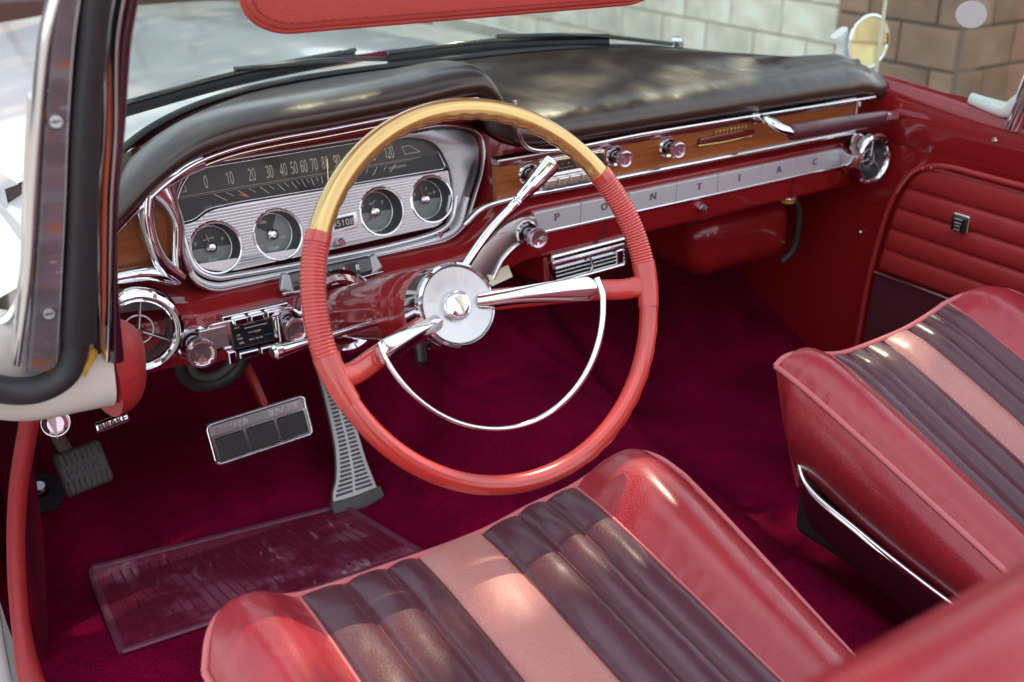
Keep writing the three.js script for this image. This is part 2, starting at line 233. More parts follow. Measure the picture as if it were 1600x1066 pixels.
function tree(label, base, crownC, R, leaves, size, gaps, seed0, shade = []) {  // unseen trees
  seed = seed0; const t = thing('shade_tree', label, 'tree', base, 'trees around the parked car'); const c = V(...crownC).sub(V(...base));
  const bark = Std(lin(0.09, 0.065, 0.045), 0.9, 0, { bumpMap: blockB, bumpScale: 0.02 }), leaf = Phy(lin(0.065, 0.105, 0.028), 0.55, { transmission: 0.3, thickness: 0, side: THREE.DoubleSide });
  const limbs = [sweep([[0, 0, 0], [c.x * 0.15, c.y * 0.4, c.z * 0.15], [c.x * 0.5, c.y * 0.75, c.z * 0.5], [c.x, c.y, c.z]], (s) => [0.13 - 0.09 * s, 0.13 - 0.09 * s], { up: V(0, 0, 1), n: 10 })];
  for (let k = 0; k < 9; k++) { const a = k / 9 * 6.28 + rnd(), e = c.clone().add(V(Math.cos(a) * R[0] * 0.8, (rnd() - 0.3) * R[1] * 0.9, Math.sin(a) * R[2] * 0.8)); limbs.push(sweep([c.clone().multiplyScalar(0.55 + 0.3 * rnd()), c.clone().lerp(e, 0.5).add(V(0, 0.1, 0)), e], (s) => [0.035 - 0.026 * s, 0.035 - 0.026 * s], { n: 7, up: V(0.3, 0.2, 1) })); }
  mesh('trunk', MG(limbs), bark, t);
  const pos = [], nor = [], uv = [], clumps = [];
  for (let k = 0; k < 46; k++) { let p; do p = V(rnd() * 2 - 1, rnd() * 2 - 1, rnd() * 2 - 1); while (p.length() > 1 || p.length() < 0.25); clumps.push([p, 0.22 + 0.2 * rnd()]); }
  for (let i = 0; i < leaves + shade.length * 260; i++) {
    const [cp, cr] = clumps[(rnd() * clumps.length) | 0]; const q = V(rnd() * 2 - 1, rnd() * 2 - 1, rnd() * 2 - 1); if (q.length() > 1) { i--; continue; }
    const p = cp.clone().addScaledVector(q, cr); p.set(p.x * R[0], p.y * R[1], p.z * R[2]).add(c);
    if (i >= leaves) { const sp = shade[((i - leaves) / 260) | 0]; p.set(...sunAt(sp, 5.5)).sub(V(...base)).addScaledVector(q, 0.20); }
    const d = V(rnd() - 0.5, rnd() - 0.7, rnd() - 0.5).normalize(), s = d.clone().cross(V(rnd() - 0.5, rnd() - 0.5, rnd() - 0.5)).normalize(), L = size * (0.7 + 0.6 * rnd());
    const wp = p.clone().add(V(...base)); let skip = false;
    for (const [g, r] of gaps) { const w = wp.clone().sub(V(...g)), k = w.dot(SUN); if (k > 0 && w.addScaledVector(SUN, -k).length() < r + L * 0.42) { skip = true; break; } }
    if (skip) continue;
    const a = p, b = p.clone().addScaledVector(d, L * 0.5).addScaledVector(s, L * 0.24), e = p.clone().addScaledVector(d, L), f = p.clone().addScaledVector(d, L * 0.5).addScaledVector(s, -L * 0.24), n = d.clone().cross(s);
    for (const v of [a, b, e, a, e, f]) { pos.push(v.x, v.y, v.z); nor.push(n.x, n.y, n.z); uv.push(0, 0); }
  }
  const g = new THREE.BufferGeometry(); g.setAttribute('position', new THREE.Float32BufferAttribute(pos, 3)); g.setAttribute('normal', new THREE.Float32BufferAttribute(nor, 3)); g.setAttribute('uv', new THREE.Float32BufferAttribute(uv, 2));
  mesh('crown', g, leaf, t); return t;
}
tree('unseen leafy tree leaning over the car with crown shaped for sun patches', [5.0, -0.35, -2.9], sunAt([0.05, 0.35, 0.35], 5.6), [1.75, 0.85, 1.6], 14500, 0.15,
  [[[-0.46, 0.345, 0.64], 0.06], [[-0.34, 0.35, 0.62], 0.045], [[-0.30, 0.35, 0.69], 0.03], [[-0.54, 0.345, 0.665], 0.03], [[-0.71, 0.36, 0.655], 0.05], [[-0.61, 0.35, 0.745], 0.03], [[-0.2, 0.375, 0.62], 0.012],
    [[0.03, 0.67, 0.03], 0.06], [[0.17, 0.67, 0.02], 0.02], [[0.28, 0.67, 0.03], 0.03], [[0.40, 0.67, 0.02], 0.02], [[0.55, 0.66, 0.02], 0.03], [[-0.30, 0.73, 0.02], 0.035], [[-0.45, 0.72, 0.0], 0.03], [[-0.37, 0.80, 0.40], 0.06], [[0.24, 0.06, 0.40], 0.06], [[0.30, 0.37, 0.56], 0.05]], 11,
  [[-0.2, 0.36, 0.80], [-0.22, 0.35, 0.92], [-0.34, 0.35, 0.88], [-0.46, 0.345, 0.88], [-0.58, 0.35, 0.90], [-0.40, 0.345, 0.98], [-0.70, 0.35, 0.90], [0.2, 0.33, 0.72], [0.4, 0.33, 0.72]]);
tree('unseen broad leafy tree behind the pale wall shaped for dash pad reflections', [5.4, -0.35, -6.4], [5.2, 3.5, -6.2], [2.6, 2.0, 2.6], 12000, 0.19, [], 23);  // out of view, sized so the dash pad mirrors dark leaves

// ================================================================ CAR BODY OUTSIDE
{ // hood and cowl
  const h = thing('car_hood', 'glossy white car hood seen through the windshield', 'hood', [0, 0, 0]);
  const hz = (x, z) => { const ridge = lerp(-0.02, -0.42, clamp((-0.45 - z) / 1.6)); return 0.655 - 0.05 * Math.pow(Math.abs(x) / 0.8, 3) - 0.10 * Math.pow(clamp(x / 0.8), 2.5) - 0.055 * Math.pow(clamp((-0.4 - z) / 1.6), 2) + 0.009 * smooth(-0.05, 0.16, x - ridge) * (1 - smooth(0.5, 1.1, x - ridge)) ; };
  mesh('hood_panel', grid(80, 50, (u, v) => { const x = lerp(-0.98, 0.98, u), z = lerp(-0.33 + 0.28 * Math.pow(Math.abs(x) / 0.98, 2.2), -2.05, v); return V(x, hz(x, z) - 0.25 * Math.pow(clamp((v - 0.93) / 0.07), 2), z); }), M.white, h);
  for (const s of [-1, 1]) mesh('fender', grid(16, 40, (u, v) => { const z = lerp(0.16, -2.1, v); const a = u * Math.PI * 0.62; return V(s * (0.90 + 0.13 * Math.sin(a)), 0.50 - 0.09 * (s > 0) + 0.115 * Math.cos(a) - 0.35 * smooth(0.7, 1, u), z); }, s > 0), M.white, h);
  mesh('cowl', grid(60, 8, (u, v) => { const x = lerp(-0.74, 0.76, u), zr = -0.33 + 0.28 * Math.pow(Math.abs(x) / 0.98, 2.2); return V(x, lerp(0.640 - 0.03 * Math.pow(Math.abs(x) / 0.8, 3) - 0.06 * Math.pow(clamp(x / 0.8), 2.5), 0.695 - 0.065 * Math.pow(Math.abs(x) / 0.78, 3), v), lerp(zr + 0.01, Math.min(-0.06, Math.max(zr + 0.05, -0.28 + 0.56 * Math.pow(Math.abs(x) / 0.78, 4.2))), v)); }), M.white, h);
}
{ const h = scene.getObjectByName('car_hood'); mesh('cowl_wall', grid(12, 6, (u, v) => V(-0.772 - 0.02 * (1 - v), lerp(0.44, 0.665 - 0.05 * u, v), lerp(0.24, -0.6, u))), M.white, h); mesh('cowl_side', grid(12, 12, (u, v) => V(lerp(-1.0, -0.735, u), 0.590 + 0.065 * u * u - 0.06 * Math.pow(1 - u, 3) - 0.03 * smooth(0.4, 1, v), lerp(0.24, -0.30, v))), M.white, h); }
// windshield: curved pane with rubber seal
const wsZ = (x, v) => lerp(-0.275 + 0.56 * Math.pow(Math.abs(x) / 0.78, 4.2), 0.26 + 0.20 * Math.pow(Math.abs(x) / 0.74, 2.2), v);
const wsY = (x, v) => lerp(0.70 - 0.065 * Math.pow(Math.abs(x) / 0.78, 3), 1.06 - 0.03 * Math.pow(Math.abs(x) / 0.74, 2), v);
const wsP = (s, v) => { const x = s * lerp(0.790, 0.715, v); return V(x, wsY(x, v), wsZ(x, v)); };
{
  const w = thing('windshield', 'wide curved green tinted windshield with black rubber seal', 'windshield', [0, 0, 0]);
  mesh('glass', grid(60, 16, (u, v) => wsP(u * 2 - 1, v)), M.glass, w);
  const low = []; for (let i = 4; i <= 37; i++) low.push(wsP(i / 20 - 1, 0).add(V(0, -0.010 * Math.pow(Math.abs(i / 20 - 1), 4), 0)));
  mesh('seal', sweep(low, [0.006, 0.006], { seg: 90, n: 10 }), M.rubber, w);
  const hd = []; for (let i = 0; i <= 20; i++) hd.push(wsP(i / 10 - 1, 1)); mesh('header_rail', sweep(hd, [0.028, 0.014], { seg: 60, n: 14, pow: 3 }), M.redVinyl, w);
  const st = thing('inspection_sticker', 'faded round pale sticker on the windshield corner', 'sticker', [0, 0, 0]);
  const c = wsP(0.955, 0.36), a = wsP(0.975, 0.36), b = wsP(0.955, 0.46), n = a.clone().sub(c).cross(b.clone().sub(c)).normalize(); if (n.z < 0 && n.x > 0) n.negate();
  const inn = V(-0.8, 0, 0.6), nn = n.dot(inn) > 0 ? n : n.clone().negate();
  const disc = mesh('disc', slab(roundPoly([...Array(20)].map((_, i) => [0.025 * Math.cos(i / 20 * 6.283), 0.025 * Math.sin(i / 20 * 6.283)]), 0.004), 0.0008, 0), M.paper, st); aim(disc, c.clone().addScaledVector(nn, 0.0015), nn);
  const tab = mesh('tab', slab(roundPoly([[-0.024, 0.008], [-0.012, 0.03], [0.012, 0.028], [0.022, 0.008], [0.0, 0.014]], 0.003), 0.0008, 0), Std(lin(0.66, 0.42, 0.44), 0.7), st); aim(tab, c.clone().addScaledVector(nn, 0.0030).add(V(0, 0.012, 0)), nn);
}
{ // right pillar trim
  const p = thing('windshield_pillar', 'dark chrome windshield pillar above the passenger door', 'pillar', [0, 0, 0]);
  mesh('pillar_trim', sweep([[0.790, 0.600, 0.340], [0.784, 0.72, 0.366], [0.768, 0.85, 0.40], [0.742, 1.0, 0.445]], [0.020, 0.014], { up: V(-0.6, 0, 1), pow: 3 }), M.chrome, p);
  mesh('pillar_pad', sweep([[0.798, 0.60, 0.362], [0.792, 0.72, 0.390], [0.776, 0.85, 0.424], [0.750, 1.0, 0.468]], [0.013, 0.014], { up: V(-0.6, 0, 1), pow: 3 }), Phy(lin(0.03, 0.008, 0.014), 0.3), p);
  mesh('pillar_foot', sweep([[0.800, 0.632, 0.235], [0.796, 0.628, 0.275], [0.793, 0.628, 0.315], [0.789, 0.65, 0.342]], (t) => [0.010 + 0.006 * t, 0.006 + 0.006 * t], { up: V(-1, 0.2, 0) }), M.white, p);
}
{ // side mirror and antenna outside
  const m = thing('side_mirror', 'round chrome door mirror on a white pedestal outside the windshield', 'mirror', [0, 0, 0]);
  const c = V(1.05, 0.646, -0.207), n = V(-0.10, 0.06, 1).normalize();
  const head = mesh('mirror_head', latheZ([[0.0, -0.03], [0.030, -0.026], [0.052, -0.010], [0.060, 0.0], [0.0605, 0.004], [0.056, 0.005], [0.053, 0.002]], 48), M.chrome, m); aim(head, c, n);
  const gl = mesh('mirror_glass', latheZ([[0, 0.0025], [0.0535, 0.0025]], 48), M.mirror, m); aim(gl, c, n);
  mesh('pedestal', sweep([[0.985, 0.668, -0.235], [1.0, 0.64, -0.235], [1.005, 0.60, -0.235], [1.012, 0.545, -0.235]], (t) => [0.022 - 0.016 * smooth(0, 0.3, t) + 0.012 * t, 0.012 + 0.006 * t], { up: V(0, 0, 1), pow: 3 }), M.white, m);
  mesh('arm', sweep([[1.0, 0.63, -0.235], [1.03, 0.64, -0.225], [1.05, 0.645, -0.215]], 0.008), M.chrome, m);
  const a = thing('radio_antenna', 'thin pale antenna rod rising in front of the round mirror', 'antenna', [0.955, 0.55, -0.10]);
  mesh('rod', lathe([[0, 0], [0.0042, 0], [0.0032, 0.5], [0, 0.5]], 10), M.cream, a);
  mesh('base', lathe([[0, -0.01], [0.012, -0.01], [0.010, 0.008], [0.004, 0.012], [0, 0.012]], 16), M.chrome, a);
}
// wipers
function wiper(label, pts, armTo) {
  const w = thing('windshield_wiper', label, 'wiper', [0, 0, 0], 'windshield wipers');
  const P = pts.map((p) => V(...p)), A = V(...armTo);
  mesh('blade', sweep(P, [0.0035, 0.009], { n: 8, seg: 40 }), M.rubber, w);
  mesh('blade_holder', sweep(P.map((p) => p.clone().add(V(0, 0.012, 0.002))), [0.005, 0.004], { n: 8, seg: 40 }), M.black, w);
  mesh('arm', sweep([P[P.length >> 1].clone().add(V(0, 0.018, 0)), P[P.length >> 1].clone().lerp(A, 0.5).add(V(0, 0.018, 0)), A], [0.006, 0.004], { n: 8 }), M.black, w);
  const piv = mesh('pivot', lathe([[0, -0.01], [0.013, -0.01], [0.012, 0.008], [0.006, 0.014], [0, 0.014]], 16), M.chrome, w); piv.position.copy(A);
}
wiper('black wiper blade resting at the glass base before the driver', [[-0.56, 0.690, -0.225], [-0.36, 0.704, -0.285], [-0.13, 0.712, -0.33]], [0.03, 0.690, -0.318]);
wiper('black wiper blade resting at the glass base beyond the passenger pad', [[-0.08, 0.706, -0.305], [0.14, 0.708, -0.30], [0.36, 0.702, -0.25]], [0.50, 0.690, -0.215]);

// ---------------------------------------------------------------- driver side pillar, jamb
{
  const p = thing('windshield_pillar', 'worn chrome and black rubber windshield pillar on the driver side', 'pillar', [0, 0, 0]);
  const strip = (name, rows, mat, th, o = {}) => { const L = rows.map(([a, b]) => [V(...a), V(...b)]), mid = L.map(([a, b]) => a.clone().add(b).multiplyScalar(0.5)), w = L.map(([a, b]) => a.distanceTo(b) / 2); const n = w.length - 1; return mesh(name, sweep(mid, (t) => { const k = Math.min(n - 1e-6, t * n), i = k | 0; return [lerp(w[i], w[i + 1], k - i), th]; }, { up: V(0, -0.2, 1), pow: o.pow ?? 4, n: 24, seg: 50 }), mat, p); };
  strip('outer_trim', [[[-0.7668, 0.9702, 0.5279], [-0.7596, 0.9698, 0.5277]], [[-0.7760, 0.9428, 0.5164], [-0.7697, 0.9423, 0.5162]], [[-0.7848, 0.9141, 0.5043], [-0.7784, 0.9135, 0.5041]], [[-0.7988, 0.8412, 0.4737], [-0.7901, 0.8399, 0.4732]], [[-0.8061, 0.7831, 0.4493], [-0.7991, 0.7818, 0.4488]], [[-0.8186, 0.6999, 0.4143], [-0.8107, 0.6979, 0.4135]], [[-0.8371, 0.6072, 0.3754], [-0.8294, 0.6048, 0.3744]]], M.chromeSoft, 0.012, { pow: 2.2 });
  strip('pillar_face', [[[-0.7641, 0.9698, 0.5237], [-0.7496, 0.9690, 0.5234]], [[-0.7725, 0.9420, 0.5121], [-0.7541, 0.9407, 0.5115]], [[-0.7794, 0.9130, 0.4999], [-0.7597, 0.9111, 0.4991]], [[-0.7913, 0.8392, 0.4689], [-0.7696, 0.8360, 0.4675]], [[-0.7994, 0.7807, 0.4443], [-0.7753, 0.7762, 0.4424]], [[-0.8111, 0.6965, 0.4089], [-0.7841, 0.6898, 0.4061]], [[-0.8261, 0.5952, 0.3664], [-0.7951, 0.5852, 0.3622]]], M.pitted, 0.012, { pow: 7 });
  strip('face_edge', [[[-0.7538, 0.9700, 0.5338], [-0.7493, 0.9698, 0.5337]], [[-0.7587, 0.9422, 0.5221], [-0.7555, 0.9419, 0.5220]], [[-0.7643, 0.9130, 0.5099], [-0.7610, 0.9127, 0.5097]], [[-0.7737, 0.8388, 0.4787], [-0.7708, 0.8384, 0.4785]], [[-0.7794, 0.7798, 0.4539], [-0.7768, 0.7793, 0.4537]], [[-0.7888, 0.6947, 0.4182], [-0.7860, 0.6940, 0.4179]], [[-0.8000, 0.5983, 0.3777], [-0.7971, 0.5974, 0.3773]]], M.chromeSoft, 0.006, { pow: 2 });
  strip('weatherstrip', [[[-0.7497, 0.9693, 0.5275], [-0.7275, 0.9681, 0.5270]], [[-0.7550, 0.9412, 0.5157], [-0.7334, 0.9396, 0.5150]], [[-0.7606, 0.9118, 0.5034], [-0.7366, 0.9095, 0.5024]], [[-0.7705, 0.8370, 0.4720], [-0.7452, 0.8333, 0.4704]], [[-0.7761, 0.7775, 0.4469], [-0.7497, 0.7725, 0.4449]], [[-0.7849, 0.6915, 0.4108], [-0.7552, 0.6841, 0.4077]], [[-0.7919, 0.6253, 0.3830], [-0.7604, 0.6160, 0.3791]]], M.rubber, 0.020, { pow: 3 });
  mesh('weatherstrip_foot', sweep([V(-0.7758, 0.6373, 0.3900), V(-0.7806, 0.6045, 0.3803), V(-0.7933, 0.5783, 0.3753), V(-0.8185, 0.5695, 0.3756), V(-0.8461, 0.5753, 0.3740), V(-0.8810, 0.6005, 0.3786)], [0.0135, 0.0135], { up: V(0, 0, 1), seg: 40 }), M.rubber, p);
  strip('gap', [[[-0.7238, 0.9667, 0.5124], [-0.7200, 0.9665, 0.5123]], [[-0.7298, 0.9377, 0.5002], [-0.7249, 0.9374, 0.5001]], [[-0.7336, 0.9072, 0.4874], [-0.7301, 0.9069, 0.4873]], [[-0.7423, 0.8298, 0.4549], [-0.7386, 0.8293, 0.4547]], [[-0.7469, 0.7680, 0.4290], [-0.7431, 0.7673, 0.4287]], [[-0.7531, 0.6783, 0.3913], [-0.7479, 0.6770, 0.3907]], [[-0.7587, 0.5925, 0.3553], [-0.7495, 0.5897, 0.3541]]], M.dark, 0.012);
  strip('orange_glint_edge', [[[-0.7227, 0.9675, 0.5227], [-0.7198, 0.9673, 0.5227]], [[-0.7285, 0.9388, 0.5107], [-0.7261, 0.9386, 0.5106]], [[-0.7336, 0.9087, 0.4980], [-0.7307, 0.9084, 0.4979]], [[-0.7375, 0.8879, 0.4893], [-0.7330, 0.8874, 0.4891]], [[-0.7426, 0.8321, 0.4659], [-0.7353, 0.8310, 0.4654]], [[-0.7471, 0.7709, 0.4402], [-0.7406, 0.7697, 0.4397]], [[-0.7520, 0.6818, 0.4027], [-0.7456, 0.6802, 0.4021]], [[-0.7549, 0.5960, 0.3667], [-0.7500, 0.5945, 0.3661]]], Phy(lin(0.52, 0.10, 0.05), 0.3, { clearcoat: 1 }), 0.010, { pow: 3 });  // orange reflection of the warm wall put into this strip's color
  strip('inner_trim', [[[-0.7214, 0.9679, 0.5289], [-0.7158, 0.9676, 0.5288]], [[-0.7286, 0.9395, 0.5170], [-0.7224, 0.9390, 0.5168]], [[-0.7337, 0.9095, 0.5044], [-0.7278, 0.9090, 0.5042]], [[-0.7379, 0.8327, 0.4721], [-0.7316, 0.8318, 0.4718]], [[-0.7432, 0.7719, 0.4466], [-0.7377, 0.7708, 0.4462]], [[-0.7482, 0.6831, 0.4093], [-0.7436, 0.6820, 0.4088]], [[-0.7550, 0.5863, 0.3686], [-0.7477, 0.5840, 0.3677]]], M.chrome, 0.011, { pow: 2.2 });
  strip('inner_pad', [[[-0.7139, 0.9666, 0.5184], [-0.7043, 0.9661, 0.5182]], [[-0.7206, 0.9377, 0.5062], [-0.7098, 0.9369, 0.5059]], [[-0.7257, 0.9073, 0.4935], [-0.7166, 0.9065, 0.4931]], [[-0.7306, 0.8294, 0.4608], [-0.7253, 0.8286, 0.4604]], [[-0.7363, 0.7677, 0.4348], [-0.7313, 0.7668, 0.4345]], [[-0.7423, 0.6779, 0.3971], [-0.7341, 0.6758, 0.3962]], [[-0.7465, 0.5788, 0.3555], [-0.7320, 0.5743, 0.3536]]], Phy(lin(0.045, 0.008, 0.018), 0.22, { clearcoat: 1, clearcoatRoughness: 0.05 }), 0.012, { pow: 3 });
  for (const at of [[-0.7810, 0.8464, 0.4859], [-0.8015, 0.6556, 0.4058]]) { const s = mesh('screw', latheZ([[0, 0.004], [0.0015, 0.0042], [0.002, 0.0028], [0.005, 0.0032], [0.0065, 0]], 16), M.aluDark, p); aim(s, at, V(0, 0.2, 1)); mesh('screw_slot', rbox(0.0075, 0.0012, 0.001, 0.0003, 0, 0, 0.0040), M.dark, s); }
  const vw = thing('vent_window_frame', 'bright curved metal vent window frame outside the driver pillar', 'window frame', [0, 0, 0]);
  mesh('frame_rim', sweep([V(-0.7834, 0.8564, 0.4261), V(-0.7913, 0.8036, 0.4039), V(-0.7987, 0.7462, 0.3798), V(-0.8067, 0.6840, 0.3537), V(-0.8161, 0.6452, 0.3374), V(-0.8295, 0.6283, 0.3303), V(-0.8572, 0.6267, 0.3296)], [0.0045, 0.007], { up: V(0, 0, 1), seg: 50 }), M.chromeSoft, vw);
  mesh('hinge_block', sweep([V(-0.8438, 0.6088, 0.3321), V(-0.8318, 0.6010, 0.3288), V(-0.8222, 0.5913, 0.3248)], (t) => [0.010 + 0.003 * Math.sin(t * 9), 0.010], { up: V(0, 0, 1) }), M.chrome, vw);

  const b = thing('door_pillar', 'white painted door hinge pillar with red dash end cap', 'body pillar', [0, 0, 0]);
  const bodyPts = [V(-0.8729, 0.5925, 0.3153), V(-0.8175, 0.5669, 0.3095), V(-0.7749, 0.5679, 0.3149), V(-0.7441, 0.5670, 0.3146)];
  mesh('pillar_base', sweep(bodyPts, (t) => [0.045, 0.052 + 0.006 * t], { up: V(0.1, 1, 0), pow: 2.6, seg: 30, n: 28 }), M.whiteWorn, b);
  const cap = sweep([V(-0.7507, 0.5487, 0.3088), V(-0.7436, 0.5490, 0.3070), V(-0.7343, 0.5490, 0.3020), V(-0.7237, 0.5487, 0.2948), V(-0.7193, 0.5472, 0.2902)], (t) => [0.050 - 0.030 * t * t * t, 0.058 - 0.030 * t * t * t], { up: V(0.1, 1, 0), pow: 2.3, seg: 24, n: 28 });
  mesh('dash_end_cap', cap, M.redVinyl, b);
  mesh('sealant', sweep([V(-0.7606, 0.5936, 0.3657), V(-0.7664, 0.5847, 0.3660), V(-0.7708, 0.5779, 0.3671), V(-0.7771, 0.5709, 0.3682)], (t, ph) => [0.0045 + 0.0015 * Math.sin(t * 8 + ph * 2), 0.005], { up: V(0, 0, 1), seg: 30 }), M.yellowGlue, b);
  // lower hinge pillar: white steel with red windlace along its inner edge
  mesh('jamb_panel', sweep([[-0.935, 0.47, 0.070], [-0.965, 0.30, 0.040], [-0.985, 0.12, 0.060], [-0.995, -0.10, 0.10]], (t) => [0.105, 0.035], { up: V(0, 0, 1), pow: 5, n: 28 }), M.white, b);
  mesh('windlace', sweep([[-0.797, 0.47, 0.150], [-0.802, 0.42, 0.125], [-0.828, 0.31, 0.092], [-0.846, 0.225, 0.090], [-0.862, 0.13, 0.112], [-0.868, 0.06, 0.148], [-0.862, 0.02, 0.19]], (t) => [0.0115 + 0.006 * smooth(0.7, 1, t), 0.0125], { up: V(0, 0, 1), seg: 50 }), M.redVinyl, b);
  mesh('kick_panel', grid(10, 12, (u, v) => V(-0.800 - 0.045 * v * v, lerp(0.47, 0.0, v), lerp(0.085, -0.5, u))), M.carpet, b);
}

// ================================================================ FLOOR
const floorY = (z) => { const a = Math.max(0, -0.04 - z); return 0.03 + (a < 0.26 ? 0.55 * a : 0.143 + 1.15 * (a - 0.26)); };
const hump = (x, z) => { const h = lerp(0.20, 0.075, smooth(-0.45, 0.75, z)), w = lerp(0.24, 0.155, smooth(-0.5, 0.5, z)); const d = Math.abs(x - 0.01) / w; return h * Math.exp(-Math.pow(d, 4)); };
const foldN = (x, z) => 0.022 * smooth(-0.34, -0.22, x) * (fbm(x * 0.5 + 0.5, z * 0.5 + 0.5, 9, 7, 3, 201) - 0.5) + 0.020 * Math.exp(-Math.pow((x + 0.14 - 0.35 * (z + 0.1)) / 0.016, 2)) * smooth(-0.42, -0.2, z) * (1 - smooth(-0.05, 0.1, z)) + 0.012 * Math.exp(-Math.pow((x - 0.02 - 0.5 * (z + 0.15)) / 0.012, 2)) * smooth(-0.36, -0.22, z) * (1 - smooth(-0.02, 0.1, z));
const carpetY = (x, z) => floorY(z) + hump(x, z) + foldN(x, z);
structure(mesh('floor', grid(150, 150, (u, v) => { const x = lerp(-0.87, 0.82, u), z = lerp(1.35, -0.56, v); return V(x, carpetY(x, z), z); }, true), M.carpet));
{
  const c = thing('rear_carpet', 'dark red carpet section lapped over the floor between the seats', 'carpet', [0, 0, 0]);
  mesh('carpet_sheet', grid(60, 60, (u, v) => { const x = lerp(-0.16, 0.44, u), z = lerp(1.3, 0.60 - 0.14 * u, v); return V(x, carpetY(x, z) + 0.008 * (1 - Math.pow(v, 30)), z); }, true), M.carpet, c);
}
structure(mesh('firewall', grid(4, 4, (u, v) => V(lerp(-0.87, 0.80, u), lerp(0.2, 0.54, v), -0.535 + 0.01 * v)), M.carpet));
{ // vinyl mat with raised ribs
  const t = thing('floor_mat', 'scuffed translucent maroon vinyl floor mat before the driver seat', 'floor mat', [0, 0, 0]);
  const mm = Phy(lin(1, 1, 1), 0.34, { map: matDust, clearcoat: 0.35, clearcoatRoughness: 0.3, bumpMap: scuffT, bumpScale: 0.0008 });
  const at = (u, v) => { const xl = lerp(-0.741, -0.749, v), xr = lerp(-0.340, -0.292, v), x = lerp(xl, xr, u), z = lerp(lerp(-0.070, -0.040, u), lerp(0.124, 0.150, u), v); return V(x, carpetY(x, z) + 0.005, z); };
  const sheet = grid(60, 60, (u, v) => at(u, v), false); { const a = sheet.attributes.uv; for (let i = 0; i < a.count; i++) a.setXY(i, a.getX(i) / 0.46, a.getY(i) / 0.24); }
  mesh('mat_sheet', sheet, mm, t);
  const edge = []; for (let i = 0; i <= 20; i++) edge.push(at(0, 1 - i / 20)); for (let i = 1; i <= 20; i++) edge.push(at(i / 20, 0)); for (let i = 1; i <= 20; i++) edge.push(at(1, i / 20)); for (let i = 1; i <= 20; i++) edge.push(at(1 - i / 20, 1));
  mesh('mat_border', sweep(edge, [0.006, 0.0035], { seg: 130, n: 8 }), Phy(lin(0.15, 0.035, 0.065), 0.34), t);
  const rm = Phy(lin(0.15, 0.022, 0.045), 0.34);
  for (let i = 0; i < 26; i++) { const u = 0.06 + i * 0.0345; mesh('rib', sweep([0.08, 0.2, 0.4, 0.6, 0.9].map((v) => at(u + 0.03 * v, v).add(V(0, 0.0005, 0))), [0.0011, 0.0014], { n: 6, seg: 16 }), rm, t); }
}

// ================================================================ PEDALS
{
  const b = thing('brake_pedal', 'wide chrome edged brake pedal with three black rubber pads', 'pedal', [-0.467, 0.222, -0.035]);
  b.rotation.set(-0.35, 0, 0.035);
  mesh('pedal_plate', rbox(0.162, 0.066, 0.016, 0.006, 0, 0, -0.006), M.chromeSoft, b);
  mesh('plate_rim', sweep(outline(roundPoly([[-0.079, -0.031], [0.079, -0.031], [0.079, 0.031], [-0.079, 0.031]], 0.008), 0.003), [0.0024, 0.0024], { closed: true, seg: 90, n: 8, up: V(0, 0, 1) }), M.chrome, b);
  const strip = mesh('name_strip', rbox(0.152, 0.016, 0.004, 0.001, 0, 0.0205, 0.0025), M.aluDark, b);
  letters('POWER', 0.0085, 0.001, M.chromeSoft, strip, [-0.042, 0.0205, 0.0045], { sx: 1.35 }); letters('BRAKE', 0.0085, 0.001, M.chromeSoft, strip, [0.042, 0.0205, 0.0045], { sx: 1.35 });
  for (const x of [-0.0505, 0, 0.0505]) { const pd = mesh('rubber_pad', rbox(0.045, 0.036, 0.008, 0.002, x, -0.0085, 0.004), M.rubber, b); mesh('rib', MG([...Array(8)].map((_, i) => rbox(0.042, 0.0018, 0.002, 0.0006, x, -0.023 + i * 0.0041, 0.0085))), M.rubberGrey, pd); }
  mesh('arm', sweep([[0.02, 0.02, -0.012], [0.014, 0.08, -0.02], [0.008, 0.15, -0.06], [0.006, 0.24, -0.12]], [0.006, 0.012], { up: V(0, 0, 1), pow: 4 }), M.redVinyl, b);
}
{
  const a = thing('accelerator_pedal', 'tall silver treadle accelerator pedal with slotted tread', 'pedal', [-0.315, 0.034, -0.03]);
  a.rotation.set(-0.62, 0, 0); // tread leans back to the firewall
  const left = spline([[0, -0.040], [0.02, -0.042], [0.055, -0.022], [0.12, -0.006], [0.27, 0.004]]), right = spline([[0, 0.040], [0.02, 0.040], [0.06, 0.037], [0.12, 0.038], [0.27, 0.042]]);
  const L = [], R2 = []; for (let i = 0; i <= 14; i++) { const y = 0.012 + i * 0.0185; L.push([left(y), y]); R2.push([right(y), y]); }
  mesh('tread_plate', slab(roundPoly([...L, ...R2.reverse()], 0.002), 0.009, 0.0015).translate(0, 0, -0.006), M.treadle, a);
  const sg = rbox(0.014, 0.0042, 0.004, 0.0008), sg2 = rbox(0.011, 0.0042, 0.004, 0.0008);
  for (let i = 0; i < 34; i++) { const y = 0.024 + i * 0.0071, l = left(y) + 0.006, r = right(y) - 0.006, m = (l + r) / 2, w = (m - l - 0.0025); for (const s of [-1, 1]) { const q = mesh('slot', sg, M.ink, a); q.scale.x = w / 0.014; q.position.set(m + s * (w / 2 + 0.0022), y, 0.0022); } }
  mesh('rubber_heel', sweep([[-0.046, 0.004, -0.002], [0.0, 0.002, 0.0], [0.046, 0.006, -0.004]], [0.013, 0.008], { up: V(0, 0, 1), pow: 4 }), M.rubberGrey, a);
}
